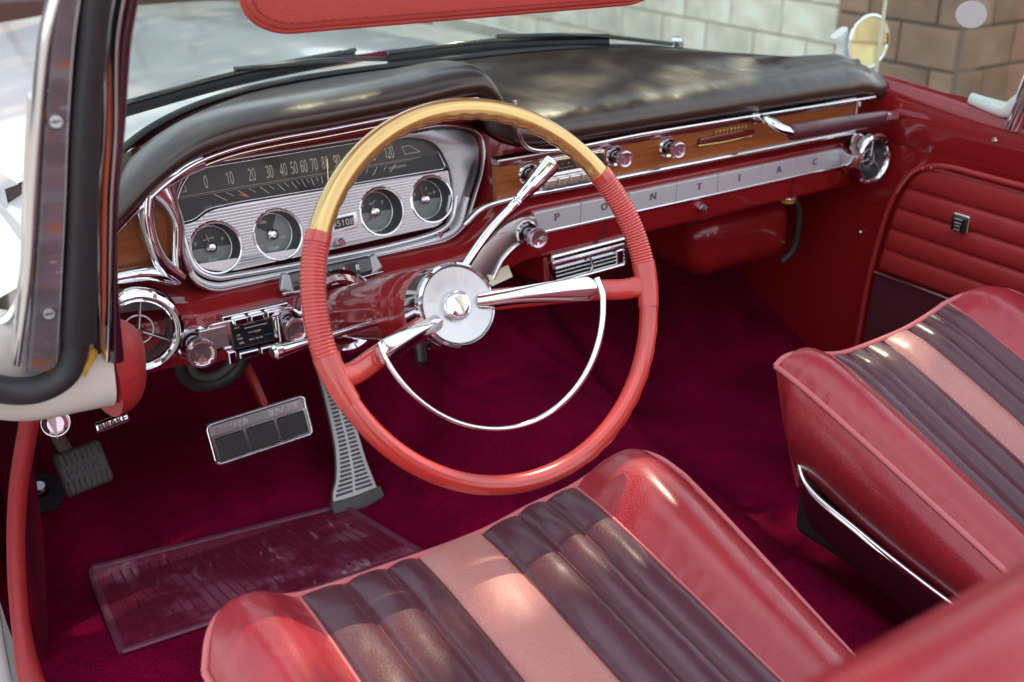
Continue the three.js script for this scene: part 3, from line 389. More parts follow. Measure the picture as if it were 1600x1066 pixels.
{
  const p = thing('parking_brake_pedal', 'small ribbed grey parking brake pedal on a brown arm', 'pedal', [-0.722, 0.213, -0.085]);
  p.rotation.set(-0.5, 0.1, 0.10);
  const pd = mesh('rubber_pad', rbox(0.072, 0.066, 0.016, 0.008), M.rubberGrey, p);
  mesh('rib', MG([...Array(8)].map((_, i) => [rbox(0.0035, 0.018, 0.004, 0.0012, -0.028 + i * 0.008, 0.021, 0.0085), rbox(0.0035, 0.018, 0.004, 0.0012, -0.028 + i * 0.008, -0.021, 0.0085)]).flat()), M.rubberGrey, pd);
  letters('PARK', 0.0125, 0.002, M.ink, pd, [0, 0, 0.0082], { sx: 1.15 });
  mesh('arm', sweep([[-0.01, 0.02, -0.010], [-0.016, 0.07, -0.016], [-0.026, 0.14, -0.03]], [0.011, 0.004], { up: V(0, 0, 1), pow: 4 }), Phy(lin(0.10, 0.05, 0.03), 0.4), p);
  const k = thing('release_knob', 'round pink chrome knob above the small ribbed parking pedal', 'knob', [-0.757, 0.335, -0.01]);
  const kb = mesh('knob_head', latheZ([[0, 0.012], [0.010, 0.0115], [0.0165, 0.009], [0.0185, 0.004], [0.017, 0.001], [0.008, -0.004], [0.006, -0.03]], 32), M.crystal, k); aim(kb, [0, 0, 0], [-0.15, 0.35, 1]);
  mesh('knob_rim', new THREE.TorusGeometry(0.0183, 0.0015, 8, 36), M.chrome, kb).position.z = 0.005;
  const h = thing('brake_release_handle', 'slim chrome release handle lettered BRAKE under the dash', 'handle', [-0.682, 0.303, -0.03]); h.rotation.set(-0.4, 0.1, 0.10);
  mesh('handle_bar', rbox(0.052, 0.016, 0.012, 0.006), M.chrome, h); letters('BRAKE', 0.0085, 0.0012, M.ink, h, [0, 0, 0.0058], { sx: 1.15 });
  mesh('stem', sweep([[0, 0.0, -0.004], [0.004, 0.03, -0.05], [0.006, 0.07, -0.1]], 0.004), M.dark, h);
  const d = thing('dimmer_switch', 'chrome foot dimmer button in a black rubber ring on the carpet', 'switch', [-0.776, 0.133, -0.185]);
  const dr = mesh('rubber_ring', latheZ([[0, 0], [0.036, 0.0], [0.035, 0.005], [0.028, 0.006], [0.027, 0.009], [0.022, 0.009], [0.020, 0.013], [0.014, 0.013], [0.013, 0.004]], 40), M.rubber, d); aim(dr, [0, 0, 0], [0.05, 0.9, 0.5]);
  mesh('button', latheZ([[0, 0.026], [0.008, 0.025], [0.0105, 0.021], [0.0105, 0.004]], 28), M.chromeSoft, dr);
  const r = thing('rubber_duct', 'black rubber duct ring hanging under the dash by the heater panel', 'duct', [-0.535, 0.375, -0.005]);
  const rg = mesh('ring', new THREE.TorusGeometry(0.048, 0.010, 12, 48), M.rubber, r); rg.rotation.x = 0.25; mesh('inner_ring', new THREE.TorusGeometry(0.033, 0.007, 10, 40), M.rubberGrey, r).rotation.x = 0.25;
}

// ================================================================ DASHBOARD
const lipY = spline([[-0.75, 0.545], [-0.70, 0.585], [-0.645, 0.628], [-0.6, 0.664], [-0.548, 0.693], [-0.496, 0.706], [-0.443, 0.711], [-0.352, 0.714], [-0.235, 0.720], [-0.14, 0.728], [-0.105, 0.722], [-0.082, 0.690], [-0.066, 0.652], [-0.03, 0.636], [0.1, 0.632], [0.45, 0.629], [0.78, 0.624]]);
const rearZ = (x) => Math.min(-0.02, -0.255 + 0.56 * Math.pow(Math.abs(x) / 0.78, 3.2));
{
  const d = thing('dashboard', 'red dashboard with dark maroon padded top and wood trim', 'dashboard', [0, 0, 0]);
  const D = [[-0.02, -0.03], [0.050, -0.016], [0.063, -0.008], [0.066, 0.002], [0.060, 0.013], [0.035, 0.023], [-0.05, 0.018], [-0.14, 0.004], [-0.24, -0.012]];
  const Pp = [[0.0, -0.014], [0.048, -0.012], [0.063, -0.006], [0.068, 0.006], [0.064, 0.020], [0.040, 0.036], [-0.05, 0.053], [-0.14, 0.063], [-0.24, 0.068]];
  const nv = 48, curveAt = (tab, k) => { const pts = tab.map((p) => V(p[0], p[1], 0)); return new THREE.CatmullRomCurve3(pts, false, 'centripetal'); };
  const cD = curveAt(D), cP = curveAt(Pp);
  mesh('pad', grid(150, nv, (u, v) => { const x = lerp(-0.76, 0.782, u), w = smooth(-0.125, -0.055, x), a = cD.getPoint(v), b = cP.getPoint(v), l = lipY(x); let z = lerp(a.x, b.x, w), y = l + lerp(a.y, b.y, w); const back = clamp(-z / 0.24); if (z < 0) z *= rearZ(x) / -0.24; y = lerp(y, 0.70 - 0.045 * Math.pow(Math.abs(x) / 0.78, 4), back * back); const e = smooth(0.70, 0.772, x); return V(x, y - 0.012 * e * e, z); }, true), M.pad, d);
  // red steel body: section blends from the driver's bulged panel to the flat passenger panel
  const bd = [[-0.12, 0.665], [-0.075, 0.500], [0.024, 0.487], [0.040, 0.482], [0.060, 0.470], [0.068, 0.445], [0.069, 0.410], [0.060, 0.398], [0.030, 0.390], [-0.09, 0.392]];
  const bp = [[0.030, 0.628], [0.032, 0.590], [0.034, 0.548], [0.036, 0.538], [0.052, 0.524], [0.050, 0.505], [0.055, 0.480], [0.052, 0.440], [0.025, 0.424], [-0.11, 0.424]];
  const N = bd.length - 1;
  mesh('dash_body', grid(130, 64, (u, v) => { const x = lerp(-0.74, 0.782, u), w = smooth(-0.16, -0.02, x), k = Math.min(N - 1e-6, v * N), i = k | 0, f = k - i, s = f * f * (3 - 2 * f), q = (t, c) => lerp(t[i][c], t[i + 1][c], c ? f : lerp(f, s, 0.4)); let z = lerp(q(bd, 0), q(bp, 0), w), y = lerp(q(bd, 1), q(bp, 1), w); const lv = smooth(-0.56, -0.60, x); if (y < 0.5) z -= 0.018 * lv; y = Math.min(y, lipY(x) - 0.018); return V(x, y, z); }, true), M.redPaint, d);
  // brow panel between lip and instrument cluster
  mesh('brow_panel', grid(70, 10, (u, v) => { const x = lerp(-0.60, -0.075, u); return V(x, lerp(lipY(x) - 0.012, 0.655, v), lerp(0.050, -0.022, Math.sin(v * 1.57))); }, true), M.redPaint, d);
  const along = (x0, x1, n, f) => [...Array(n + 1)].map((_, i) => f(lerp(x0, x1, i / n)));
  mesh('brow_trim', sweep(along(-0.62, -0.12, 24, (x) => V(x, lipY(x) - 0.019, 0.056)), [0.002, 0.0028], { seg: 80, n: 8 }), M.chrome, d);
  mesh('brow_trim', sweep(along(-0.57, -0.12, 24, (x) => V(x, lipY(x) - 0.032, 0.042)), [0.002, 0.003], { seg: 80, n: 8 }), Std(lin(0.62, 0.46, 0.34), 0.14, 1), d);
  mesh('pad_trim', sweep([[-0.062, 0.70, 0.066], [-0.058, 0.66, 0.068], [-0.044, 0.630, 0.068], [-0.01, 0.6175, 0.067], [0.2, 0.616, 0.066], [0.5, 0.613, 0.066], [0.752, 0.609, 0.066]], [0.003, 0.0032], { seg: 110, n: 10, up: V(0, 0, 1) }), M.chrome, d);
  mesh('upper_bezel', rbox(0.80, 0.013, 0.022, 0.004, 0.31, 0.6075, 0.050), Std(lin(0.42, 0.34, 0.36), 0.16, 1), d);
  const wp = mesh('wood_panel', rbox(0.80, 0.053, 0.012, 0.001, 0.312, 0.5745, 0.048), M.wood, d);
  mesh('wood_end_trim', rbox(0.010, 0.060, 0.020, 0.003, 0.717, 0.577, 0.052), M.chrome, d);
  mesh('lower_molding', sweep([[-0.145, 0.520, 0.052], [-0.118, 0.541, 0.056], [-0.07, 0.548, 0.058], [0.1, 0.548, 0.058], [0.4, 0.547, 0.058], [0.715, 0.546, 0.058]], [0.0045, 0.0060], { seg: 90, n: 12, up: V(0, 0, 1) }), M.chrome, d);
  // seven silver panels lettered P O N T I A C
  const edges = [-0.022, 0.071, 0.170, 0.275, 0.371, 0.477, 0.566, 0.690], cx = [0.023, 0.118, 0.222, 0.326, 0.421, 0.520, 0.614];
  [...'PONTIAC'].forEach((ch, i) => { const a = edges[i], b = edges[i + 1]; const pn = mesh('letter_panel', rbox(b - a - 0.0016, 0.033, 0.010, 0.0015, (a + b) / 2, 0.5015, 0.0545), M.silver, d); letters(ch, 0.0118, 0.0012, M.print, pn, [cx[i], 0.504, 0.0594], { sx: 1.3, name: 'letter' }); });
  mesh('panel_edge_trim', sweep([[-0.022, 0.4825, 0.058], [0.3, 0.4825, 0.058], [0.69, 0.4825, 0.058]], [0.0028, 0.0028], { n: 8, up: V(0, 0, 1) }), M.chrome, d);
  mesh('panel_end_cap', rbox(0.020, 0.052, 0.020, 0.004, 0.702, 0.503, 0.053), M.chrome, d);
  // brushed spear running from the panels down to the column
  mesh('spear_trim', slab(roundPoly([[-0.024, 0.519], [-0.060, 0.521], [-0.090, 0.512], [-0.150, 0.468], [-0.195, 0.420], [-0.165, 0.408], [-0.115, 0.425], [-0.085, 0.464], [-0.060, 0.479], [-0.024, 0.484]], 0.02), 0.008, 0.002).translate(0, 0, 0.066), M.alu, d);
  mesh('spear_edge', sweep([[-0.024, 0.4825, 0.075], [-0.060, 0.478, 0.075], [-0.088, 0.461, 0.075], [-0.116, 0.422, 0.075], [-0.160, 0.405, 0.075]], [0.0028, 0.0028], { n: 8, up: V(0, 0, 1) }), M.chrome, d);
  mesh('lock_button', latheZ([[0, 0.012], [0.007, 0.011], [0.0085, 0.007], [0.0085, 0]], 24), M.chrome, d).position.set(0.337, 0.463, 0.053);
  mesh('glovebox_seam', sweep([[0.128, 0.478, 0.056], [0.122, 0.455, 0.0555], [0.10, 0.438, 0.052], [0.07, 0.430, 0.044]], [0.0012, 0.0012], { n: 6, up: V(0, 0, 1) }), M.dark, d);
  mesh('glovebox_seam', sweep([[0.566, 0.478, 0.0565], [0.566, 0.45, 0.0545], [0.566, 0.44, 0.051]], [0.001, 0.001], { n: 6, up: V(0, 0, 1) }), M.dark, d);
  // wing of chrome with two wood insets, left of the instruments
  const wg = mesh('chrome_wing', MG(
    sweep([[-0.712, 0.556, 0.042], [-0.660, 0.605, 0.046], [-0.612, 0.645, 0.048], [-0.560, 0.668, 0.046], [-0.530, 0.674, 0.040]], (t) => [0.012, 0.013 - 0.005 * t], { up: V(0, 0, 1), n: 18, seg: 40 }),
    sweep([[-0.606, 0.648, 0.046], [-0.613, 0.618, 0.050], [-0.611, 0.580, 0.052], [-0.600, 0.548, 0.050], [-0.580, 0.524, 0.044]], (t) => [0.010 + 0.003 * Math.abs(t - 0.5), 0.011], { up: V(0, 0, 1), n: 18, seg: 40 }),
    sweep([[-0.592, 0.655, 0.044], [-0.580, 0.628, 0.045], [-0.574, 0.600, 0.044], [-0.578, 0.560, 0.044], [-0.576, 0.530, 0.042]], (t) => [0.009 + 0.010 * Math.pow(Math.abs(t - 0.55) * 2, 3), 0.010], { up: V(0, 0, 1), n: 18, seg: 40 }),
    sweep([[-0.712, 0.541, 0.042], [-0.660, 0.542, 0.045], [-0.620, 0.540, 0.047], [-0.585, 0.526, 0.044]], (t) => [0.008 + 0.004 * t, 0.010], { up: V(0, 0, 1), n: 18, seg: 30 })), M.chrome, d);
  mesh('wood_inset', rbox(0.15, 0.11, 0.006, 0.001, -0.640, 0.595, 0.030), M.wood, d);
  // parked paper card and badge
  const bd2 = mesh('model_badge', slab(roundPoly([[0.318, 0.577], [0.320, 0.589], [0.443, 0.589], [0.452, 0.584], [0.440, 0.577]], 0.003), 0.006, 0.001).translate(0, 0, 0.0545), Phy(lin(0.12, 0.010, 0.010), 0.25, { clearcoat: 1 }), d);
  mesh('badge_trim', sweep([[0.316, 0.577, 0.060], [0.38, 0.5755, 0.060], [0.442, 0.577, 0.060]], [0.0012, 0.0012], { n: 6 }), M.brass, bd2);
  for (let i = 0; i < 9; i++) mesh('badge_letter', rbox(0.0055, 0.008, 0.004, 0.0012, 0.358 + i * 0.0088, 0.5925, 0.057), M.brass, bd2);
}
{ // card tucked beside the column
  const c = thing('paper_card', 'small pale card tucked under the dash beside the spear trim', 'card', [-0.094, 0.432, 0.072]); c.rotation.set(-0.5, 0.2, 0.16);
  mesh('card', rbox(0.048, 0.020, 0.0012, 0.0004), M.cream, c);
}
// ---------------------------------------------------------------- instrument cluster
{
  const c = thing('instrument_cluster', 'silver instrument cluster with black strip speedometer and four round gauges', 'instrument panel', [-0.34, 0.493, 0.026]); c.rotation.x = -0.2637;
  const OUT = [[-0.190, 0.166], [0.215, 0.170], [0.272, 0.150], [0.266, 0.100], [0.215, 0.012], [0.180, -0.004], [-0.190, -0.006], [-0.218, 0.014], [-0.226, 0.110]], rr = [0.045, 0.04, 0.035, 0.06, 0.05, 0.05, 0.035, 0.05, 0.05];
  const os = roundPoly(OUT, rr);
  mesh('backplate', slab(os, 0.020, 0.003).translate(0, 0, -0.075), M.aluDark, c);
  mesh('bezel', sweep(outline(os, -0.002, 160), [0.0035, 0.0045], { closed: true, seg: 220, n: 10, up: V(0, 0, 1) }), Std(lin(0.40, 0.33, 0.35), 0.12, 1), c);
  // flank: side wall between bezel and backplate
  const sidePts = outline(os, 0, 160); mesh('bezel_wall', grid(160, 3, (u, v) => { const p = sidePts[Math.round(u * 160) % sidePts.length]; return V(p.x * (1 - 0.01 * v), 0.08 + (p.y - 0.08) * (1 - 0.01 * v), -0.002 - 0.055 * v); }), M.aluDark, c);
  // right hand silver flank that sweeps round the end of the speedometer
  const fl = roundPoly([[0.10, 0.163], [0.215, 0.167], [0.267, 0.148], [0.262, 0.100], [0.213, 0.016], [0.186, 0.006], [0.205, 0.052], [0.208, 0.100], [0.190, 0.146], [0.150, 0.158]], [0.002, 0.04, 0.035, 0.06, 0.04, 0.01, 0.03, 0.02, 0.03, 0.02]);
  mesh('silver_flank', slab(fl, 0.016, 0.004).translate(0, 0, -0.022), M.aluDark, c);
  // speedometer: printed black strip
  const U = { 0: -0.167, 10: -0.133, 20: -0.101, 30: -0.075, 40: -0.054, 50: -0.038, 60: -0.023, 70: -0.007, 80: 0.010, 90: 0.029, 100: 0.052, 110: 0.083, 120: 0.114 };
  const x0 = -0.226, x1 = 0.212, y0 = 0.092, y1 = 0.166;
  const dial = canvasMat(2048, 346, (g, w, h) => {
    const X = (u) => (u - x0) / (x1 - x0) * w, Y = (v) => (1 - (v - y0) / (y1 - y0)) * h, ink = '#cfc7b2';
    g.fillStyle = '#1a1917'; g.fillRect(0, 0, w, h); g.fillStyle = '#39352d'; g.fillRect(0, 0, w, Y(0.128)); g.fillStyle = '#100f0f'; g.fillRect(0, Y(0.1275), w, h);
    g.strokeStyle = ink; g.lineWidth = 3; g.beginPath(); g.moveTo(X(-0.222), Y(0.1275)); g.lineTo(X(0.165), Y(0.1275)); g.stroke(); g.lineWidth = 2; g.beginPath(); g.moveTo(X(-0.222), Y(0.1252)); g.lineTo(X(0.150), Y(0.1252)); g.stroke();
    g.fillStyle = ink; g.textAlign = 'center'; g.textBaseline = 'alphabetic';
    for (const [k, u] of Object.entries(U)) { g.save(); g.translate(X(u), Y(0.1335)); g.scale(0.42, 1); g.font = '112px sans-serif'; g.fillText(k, 0, 0); g.restore(); }
    g.lineWidth = 5; const ks = Object.keys(U).map(Number);
    for (let i = 0; i < ks.length; i++) { const u = U[ks[i]], du = 0.010 * (1 - i / 7) ; g.beginPath(); g.moveTo(X(u + 0.008), Y(0.1235)); g.lineTo(X(u + 0.008 + du * 1.6), Y(0.1125)); g.stroke(); if (i < 12) { const m = (u + U[ks[i + 1]]) / 2; g.lineWidth = 4; g.beginPath(); g.moveTo(X(m + 0.008), Y(0.1235)); g.lineTo(X(m + 0.008 + du), Y(0.117)); g.stroke(); g.lineWidth = 5; } }
    g.strokeStyle = '#e0481c'; g.lineWidth = 10; g.beginPath(); g.moveTo(X(-0.124), Y(0.118)); g.lineTo(X(-0.112), Y(0.1125)); g.stroke();
    g.strokeStyle = ink; g.lineWidth = 4; g.strokeRect(X(-0.214), Y(0.1415), X(-0.196) - X(-0.214), Y(0.1335) - Y(0.1415)); g.beginPath(); g.moveTo(X(0.137), Y(0.147)); g.lineTo(X(0.150), Y(0.147)); g.lineTo(X(0.166), Y(0.1355)); g.lineTo(X(0.140), Y(0.1355)); g.closePath(); g.stroke();
    g.font = '26px sans-serif'; g.fillText('LOW  FUEL', X(-0.163), Y(0.1055)); g.fillText('SAFEGUARD', X(0.124), Y(0.117));
  }, { rough: 0.5 });
  const sp = roundPoly([[-0.186, 0.161], [0.160, 0.164], [0.192, 0.146], [0.205, 0.104], [-0.130, 0.108], [-0.175, 0.106], [-0.194, 0.094], [-0.220, 0.094], [-0.223, 0.112]], [0.04, 0.03, 0.03, 0.004, 0.04, 0.02, 0.01, 0.002, 0.04]);
  const sg = fitUV(slab(sp, 0.004, 0.0), x0, x1, y0, y1).translate(0, 0, -0.022); const so = mesh('speedometer', sg, dial, c);
  mesh('speed_needle', sweep([[0.012, 0.147, -0.0135], [0.008, 0.112, -0.0135]], [0.0010, 0.0008], { straight: true, n: 6, up: V(0, 0, 1) }), M.brass, so);
  mesh('speedometer_rim', sweep(outline(sp, -0.0165, 120), [0.0013, 0.0014], { closed: true, seg: 170, n: 8, up: V(0, 0, 1) }), M.chrome, so);
  mesh('speedometer_lens', fitUV(new THREE.ShapeGeometry(sp, 10), x0, x1, y0, y1).translate(0, 0, -0.0112), M.lens, so);
  // ribbed lower panel with the gauge holes
  const G = [[-0.173, 0.052, 'fuel'], [-0.082, 0.0535, 'oil'], [0.083, 0.058, 'temp'], [0.170, 0.062, 'amp']];
  const lp = roundPoly([[-0.216, 0.090], [-0.195, 0.091], [-0.172, 0.103], [-0.13, 0.105], [0.205, 0.101], [0.205, 0.060], [0.184, 0.020], [-0.165, 0.016], [-0.205, 0.030]], [0.004, 0.02, 0.02, 0.03, 0.004, 0.05, 0.03, 0.04, 0.04]);
  for (const [x, y] of G) lp.holes.push(circleHole(x, y, 0.0335));
  const rp = mesh('ribbed_panel', slab(lp, 0.005, 0.0, 1, 24).translate(0, 0, -0.016), M.ribbed, c);
  const lo = lp.getPoints(10), ribs = [];
  for (let y = 0.0205; y < 0.101; y += 0.0042) {
    const xsn = []; for (let i = 0; i < lo.length; i++) { const a = lo[i], b = lo[(i + 1) % lo.length]; if ((a.y > y) !== (b.y > y)) xsn.push(a.x + (y - a.y) / (b.y - a.y) * (b.x - a.x)); }
    if (xsn.length < 2) continue; let iv = [[Math.min(...xsn) + 0.002, Math.max(...xsn) - 0.002]];
    for (const [gx, gy] of G) { const h = 0.0365 ** 2 - (y - gy) ** 2; if (h <= 0) continue; const w = Math.sqrt(h); iv = iv.flatMap(([a, b]) => (gx + w <= a || gx - w >= b ? [[a, b]] : [[a, gx - w], [gx + w, b]].filter(([p, q]) => q - p > 0.002))); }
    for (const [a, b] of iv) ribs.push(new THREE.CylinderGeometry(0.00125, 0.00125, b - a, 8, 1).rotateZ(Math.PI / 2).translate((a + b) / 2, y, -0.0112));
  }
  mesh('ribs', MG(ribs), M.ribbed, rp);
  mesh('lower_bead', sweep([[-0.216, 0.085, -0.010], [-0.207, 0.030, -0.008], [-0.185, 0.013, -0.007], [-0.15, 0.0095, -0.007], [0.17, 0.0125, -0.007], [0.195, 0.026, -0.008], [0.212, 0.060, -0.010]], [0.0045, 0.0055], { seg: 90, n: 12, up: V(0, 0, 1) }), M.alu, c);
  mesh('lower_bead', sweep([[-0.220, 0.060, -0.006], [-0.213, 0.020, -0.005], [-0.19, 0.003, -0.004], [-0.15, -0.0005, -0.004], [0.17, 0.0025, -0.004], [0.203, 0.014, -0.005], [0.228, 0.055, -0.006]], [0.0045, 0.0050], { seg: 90, n: 12, up: V(0, 0, 1) }), M.silver, c);
  const face = (kind) => canvasMat(256, 256, (g, w, h) => {
    g.fillStyle = '#8b938f'; g.fillRect(0, 0, w, h); g.fillStyle = '#1a1917'; g.beginPath(); g.moveTo(128, 128);
    if (kind === 'oil') { g.arc(128, 128, 128, -2.55, -1.15); } else g.arc(128, 128, 128, Math.PI * 1.0, Math.PI * 2.02); g.closePath(); g.fill();
    g.fillStyle = g.strokeStyle = '#d8d5cc'; g.font = 'bold 26px sans-serif'; g.textAlign = 'center'; g.lineWidth = 4;
    if (kind === 'fuel') { g.fillText('F', 208, 104); g.fillText('E', 48, 104); g.beginPath(); g.moveTo(96, 84); g.lineTo(160, 76); g.stroke(); g.fillStyle = '#cfd2cc'; g.fillText('FUEL', 134, 216); g.fillStyle = '#b0524c'; g.fillRect(30, 196, 26, 22); }
    if (kind === 'oil') { g.fillText('OIL', 92, 58); g.fillText('TEMP', 128, 222); g.font = '18px sans-serif'; g.fillText('GEN', 196, 164); g.fillText('HOT', 50, 190); }
    if (kind === 'temp') { g.fillText('C', 196, 88); g.fillText('H', 56, 88); g.beginPath(); g.moveTo(108, 70); g.lineTo(118, 84); g.lineTo(150, 60); g.stroke(); }
    if (kind === 'amp') { g.fillText('8', 210, 104); g.fillText('12', 60, 96); g.beginPath(); g.moveTo(150, 70); g.lineTo(162, 58); g.moveTo(170, 100); g.lineTo(188, 98); g.stroke(); }
  }, { rough: 0.45 });
  const needles = { fuel: [-0.004, 0.019, M.orange], oil: null, temp: [-0.012, -0.012, M.red], amp: [-0.006, 0.020, M.red] };
  for (const [x, y, k] of G) {
    const g = new THREE.Group(); g.name = 'gauge'; g.position.set(x, y, -0.012); c.add(g);
    mesh('gauge_ring', latheZ([[0.0335, 0.0], [0.0340, 0.0022], [0.0360, 0.0026], [0.0378, 0.0012], [0.0380, -0.003]], 56), M.chromeSoft, g);
    mesh('gauge_cup', latheZ([[0.0335, 0.0015], [0.0325, -0.010], [0.0305, -0.026]], 48), M.grey, g);
    mesh('dial', fitUV(new THREE.CircleGeometry(0.031, 40), -0.031, 0.031, -0.031, 0.031).translate(0, 0, -0.027), face(k), g);
    mesh('inner_ring', new THREE.TorusGeometry(0.0298, 0.0012, 8, 48).translate(0, 0, -0.0245), M.chromeSoft, g);
    mesh('hub_cap', latheZ([[0, -0.0155], [0.0045, -0.016], [0.0075, -0.0185], [0.0088, -0.022], [0.0090, -0.0268]], 24), M.chromeSoft, g);
    if (needles[k]) mesh('needle', sweep([[0, 0, -0.0225], [needles[k][0], needles[k][1], -0.0225]], [0.0009, 0.0008], { straight: true, n: 6, up: V(0, 0, 1) }), needles[k][2], g);
    mesh('lens', new THREE.CircleGeometry(0.030, 40).translate(0, 0, -0.0140), M.lens, g);
  }
  const od = mesh('odometer_frame', slab((() => { const s = roundPoly([[-0.004, 0.040], [0.040, 0.043], [0.040, 0.066], [-0.004, 0.064]], 0.003); s.holes.push(new THREE.Path(roundPoly([[0.002, 0.045], [0.034, 0.047], [0.034, 0.061], [0.002, 0.060]], 0.001).getPoints(4))); return s; })(), 0.006, 0.0012).translate(0, 0, -0.012), M.alu, c);
  mesh('number_wheels', fitUV(new THREE.PlaneGeometry(0.036, 0.018), -0.018, 0.018, -0.009, 0.009).translate(0.018, 0.053, -0.0095), canvasMat(256, 128, (g) => { g.fillStyle = '#171615'; g.fillRect(0, 0, 256, 128); g.fillStyle = '#d8d4c8'; g.font = '84px monospace'; g.textAlign = 'center'; [...'45108'].forEach((t, i) => g.fillText(t, 28 + i * 50, 94)); }, { rough: 0.4 }), od);
  const knob = (x, y, r) => { const k = mesh('reset_knob', latheZ([[0, 0.016], [r * 0.7, 0.0155], [r, 0.013], [r, 0.007], [r * 0.5, 0.005], [r * 0.45, 0]], 24), M.crystal, c); k.position.set(x, y, -0.012); return k; };
  knob(0.006, 0.026, 0.0065); knob(0.168, 0.0075, 0.005);
}
{ // gear indicator under the cluster
  const g = thing('gear_indicator', 'black gear indicator window with chrome ends above the column', 'indicator', [-0.372, 0.492, 0.060]); g.rotation.x = -0.35;
  mesh('window', rbox(0.128, 0.026, 0.012, 0.005), canvasMat(512, 128, (x) => { x.fillStyle = '#0c0c0d'; x.fillRect(0, 0, 512, 128); }, { rough: 0.25, coat: 1 }), g);
  letters('P', 0.008, 0.0006, M.paper, g, [-0.045, 0, 0.0058]); letters('N', 0.008, 0.0006, M.paper, g, [-0.022, 0, 0.0058]); letters('D', 0.008, 0.0006, M.paper, g, [0.0, 0, 0.0058]); letters('L', 0.008, 0.0006, M.paper, g, [0.020, 0, 0.0058]); letters('R', 0.008, 0.0006, M.paper, g, [0.040, 0, 0.0058]);
  for (const q of [-1, 1]) { const e = mesh('end_cap', rbox(0.022, 0.026, 0.010, 0.004), M.aluDark, g); e.position.set(q * 0.066, -0.001, 0.0); e.rotation.z = q * 0.35; }
  mesh('lower_trim', sweep([[-0.078, -0.0145, 0.004], [0, -0.0165, 0.005], [0.078, -0.0145, 0.004]], [0.0022, 0.0022], { n: 8 }), M.chrome, g);
}
// ---------------------------------------------------------------- knobs, radio, heater controls
function crystalKnob(name, label, pos, s = 1, dir = [-0.10, 0.05, 1], parent) {
  const k = parent ?? thing(name, label, 'knob', pos), h = new THREE.Group(); h.name = parent ? 'knob' : 'knob_body'; aim(h, parent ? pos : [0, 0, 0], dir); k.add(h);
  mesh('collar', latheZ([[0.019 * s, 0], [0.0188 * s, 0.004], [0.0165 * s, 0.0065], [0.013 * s, 0.0055], [0.012 * s, 0.003]], 36), M.chrome, h);
  mesh('stem', latheZ([[0.0105 * s, 0.002], [0.0105 * s, 0.014 * s], [0.008 * s, 0.020 * s], [0.0085 * s, 0.026 * s]], 28), Std(lin(0.25, 0.23, 0.26), 0.15, 1), h);
  mesh('knob_cap', latheZ([[0.0085 * s, 0.024 * s], [0.0145 * s, 0.029 * s], [0.0158 * s, 0.035 * s], [0.0150 * s, 0.039 * s], [0.0125 * s, 0.0395 * s], [0.010 * s, 0.0375 * s], [0, 0.0355 * s]], 36), M.crystal, h); return k;
}
crystalKnob('lighter_knob', 'lone jewelled chrome knob on the wood panel', [0.251, 0.583, 0.054], 0.92);
crystalKnob('pull_knob', 'jewelled chrome pull knob at the head of the brushed spear trim', [-0.046, 0.494, 0.074], 1.05);
crystalKnob('headlight_knob', 'large pink jewelled knob between round vent and heater panel', [-0.577, 0.436, 0.060], 1.28);
crystalKnob('wiper_knob', 'jewelled knob with pointed centre beside the heater panel', [-0.448, 0.440, 0.074], 1.12);
{
  const r = thing('car_radio', 'chrome push button radio set in the wood panel', 'radio', [0.052, 0.577, 0.056]);
  crystalKnob(0, 0, [-0.083, 0.005, -0.002], 0.92, undefined, r); crystalKnob(0, 0, [0.086, 0.008, -0.002], 0.92, undefined, r);
  mesh('radio_bezel', rbox(0.128, 0.050, 0.010, 0.005), M.chrome, r);
  mesh('tuning_dial', fitUV(new THREE.PlaneGeometry(0.108, 0.016), -0.054, 0.054, -0.008, 0.008).translate(0, 0.009, 0.0062), canvasMat(768, 112, (g) => { g.fillStyle = '#39302c'; g.fillRect(0, 0, 768, 112); g.fillStyle = '#c9b7a4'; g.font = '34px sans-serif'; ['55', '6', '7', '8', '10', '12', '14', '16'].forEach((t, i) => g.fillText(t, 24 + i * 92, 44)); g.fillRect(150, 74, 230, 4); g.fillStyle = '#d2462a'; g.fillRect(420, 20, 12, 76); }, { rough: 0.3, coat: 0.6 }), r);
  mesh('dial_bar', rbox(0.118, 0.005, 0.008, 0.002, 0, -0.0035, 0.005), M.chrome, r); mesh('dial_bar', rbox(0.118, 0.004, 0.008, 0.0015, 0, 0.0205, 0.005), Std(lin(0.8, 0.68, 0.56), 0.15, 1), r);
  for (let i = 0; i < 5; i++) { mesh('push_button', rbox(0.0205, 0.010, 0.012, 0.0018, -0.046 + i * 0.023, -0.0125, 0.007), Std(lin(0.82, 0.78, 0.70), 0.2, 0.8), r); mesh('lower_button', rbox(0.018, 0.0055, 0.008, 0.001, -0.046 + i * 0.023, -0.0225, 0.005), M.aluDark, r); }
}
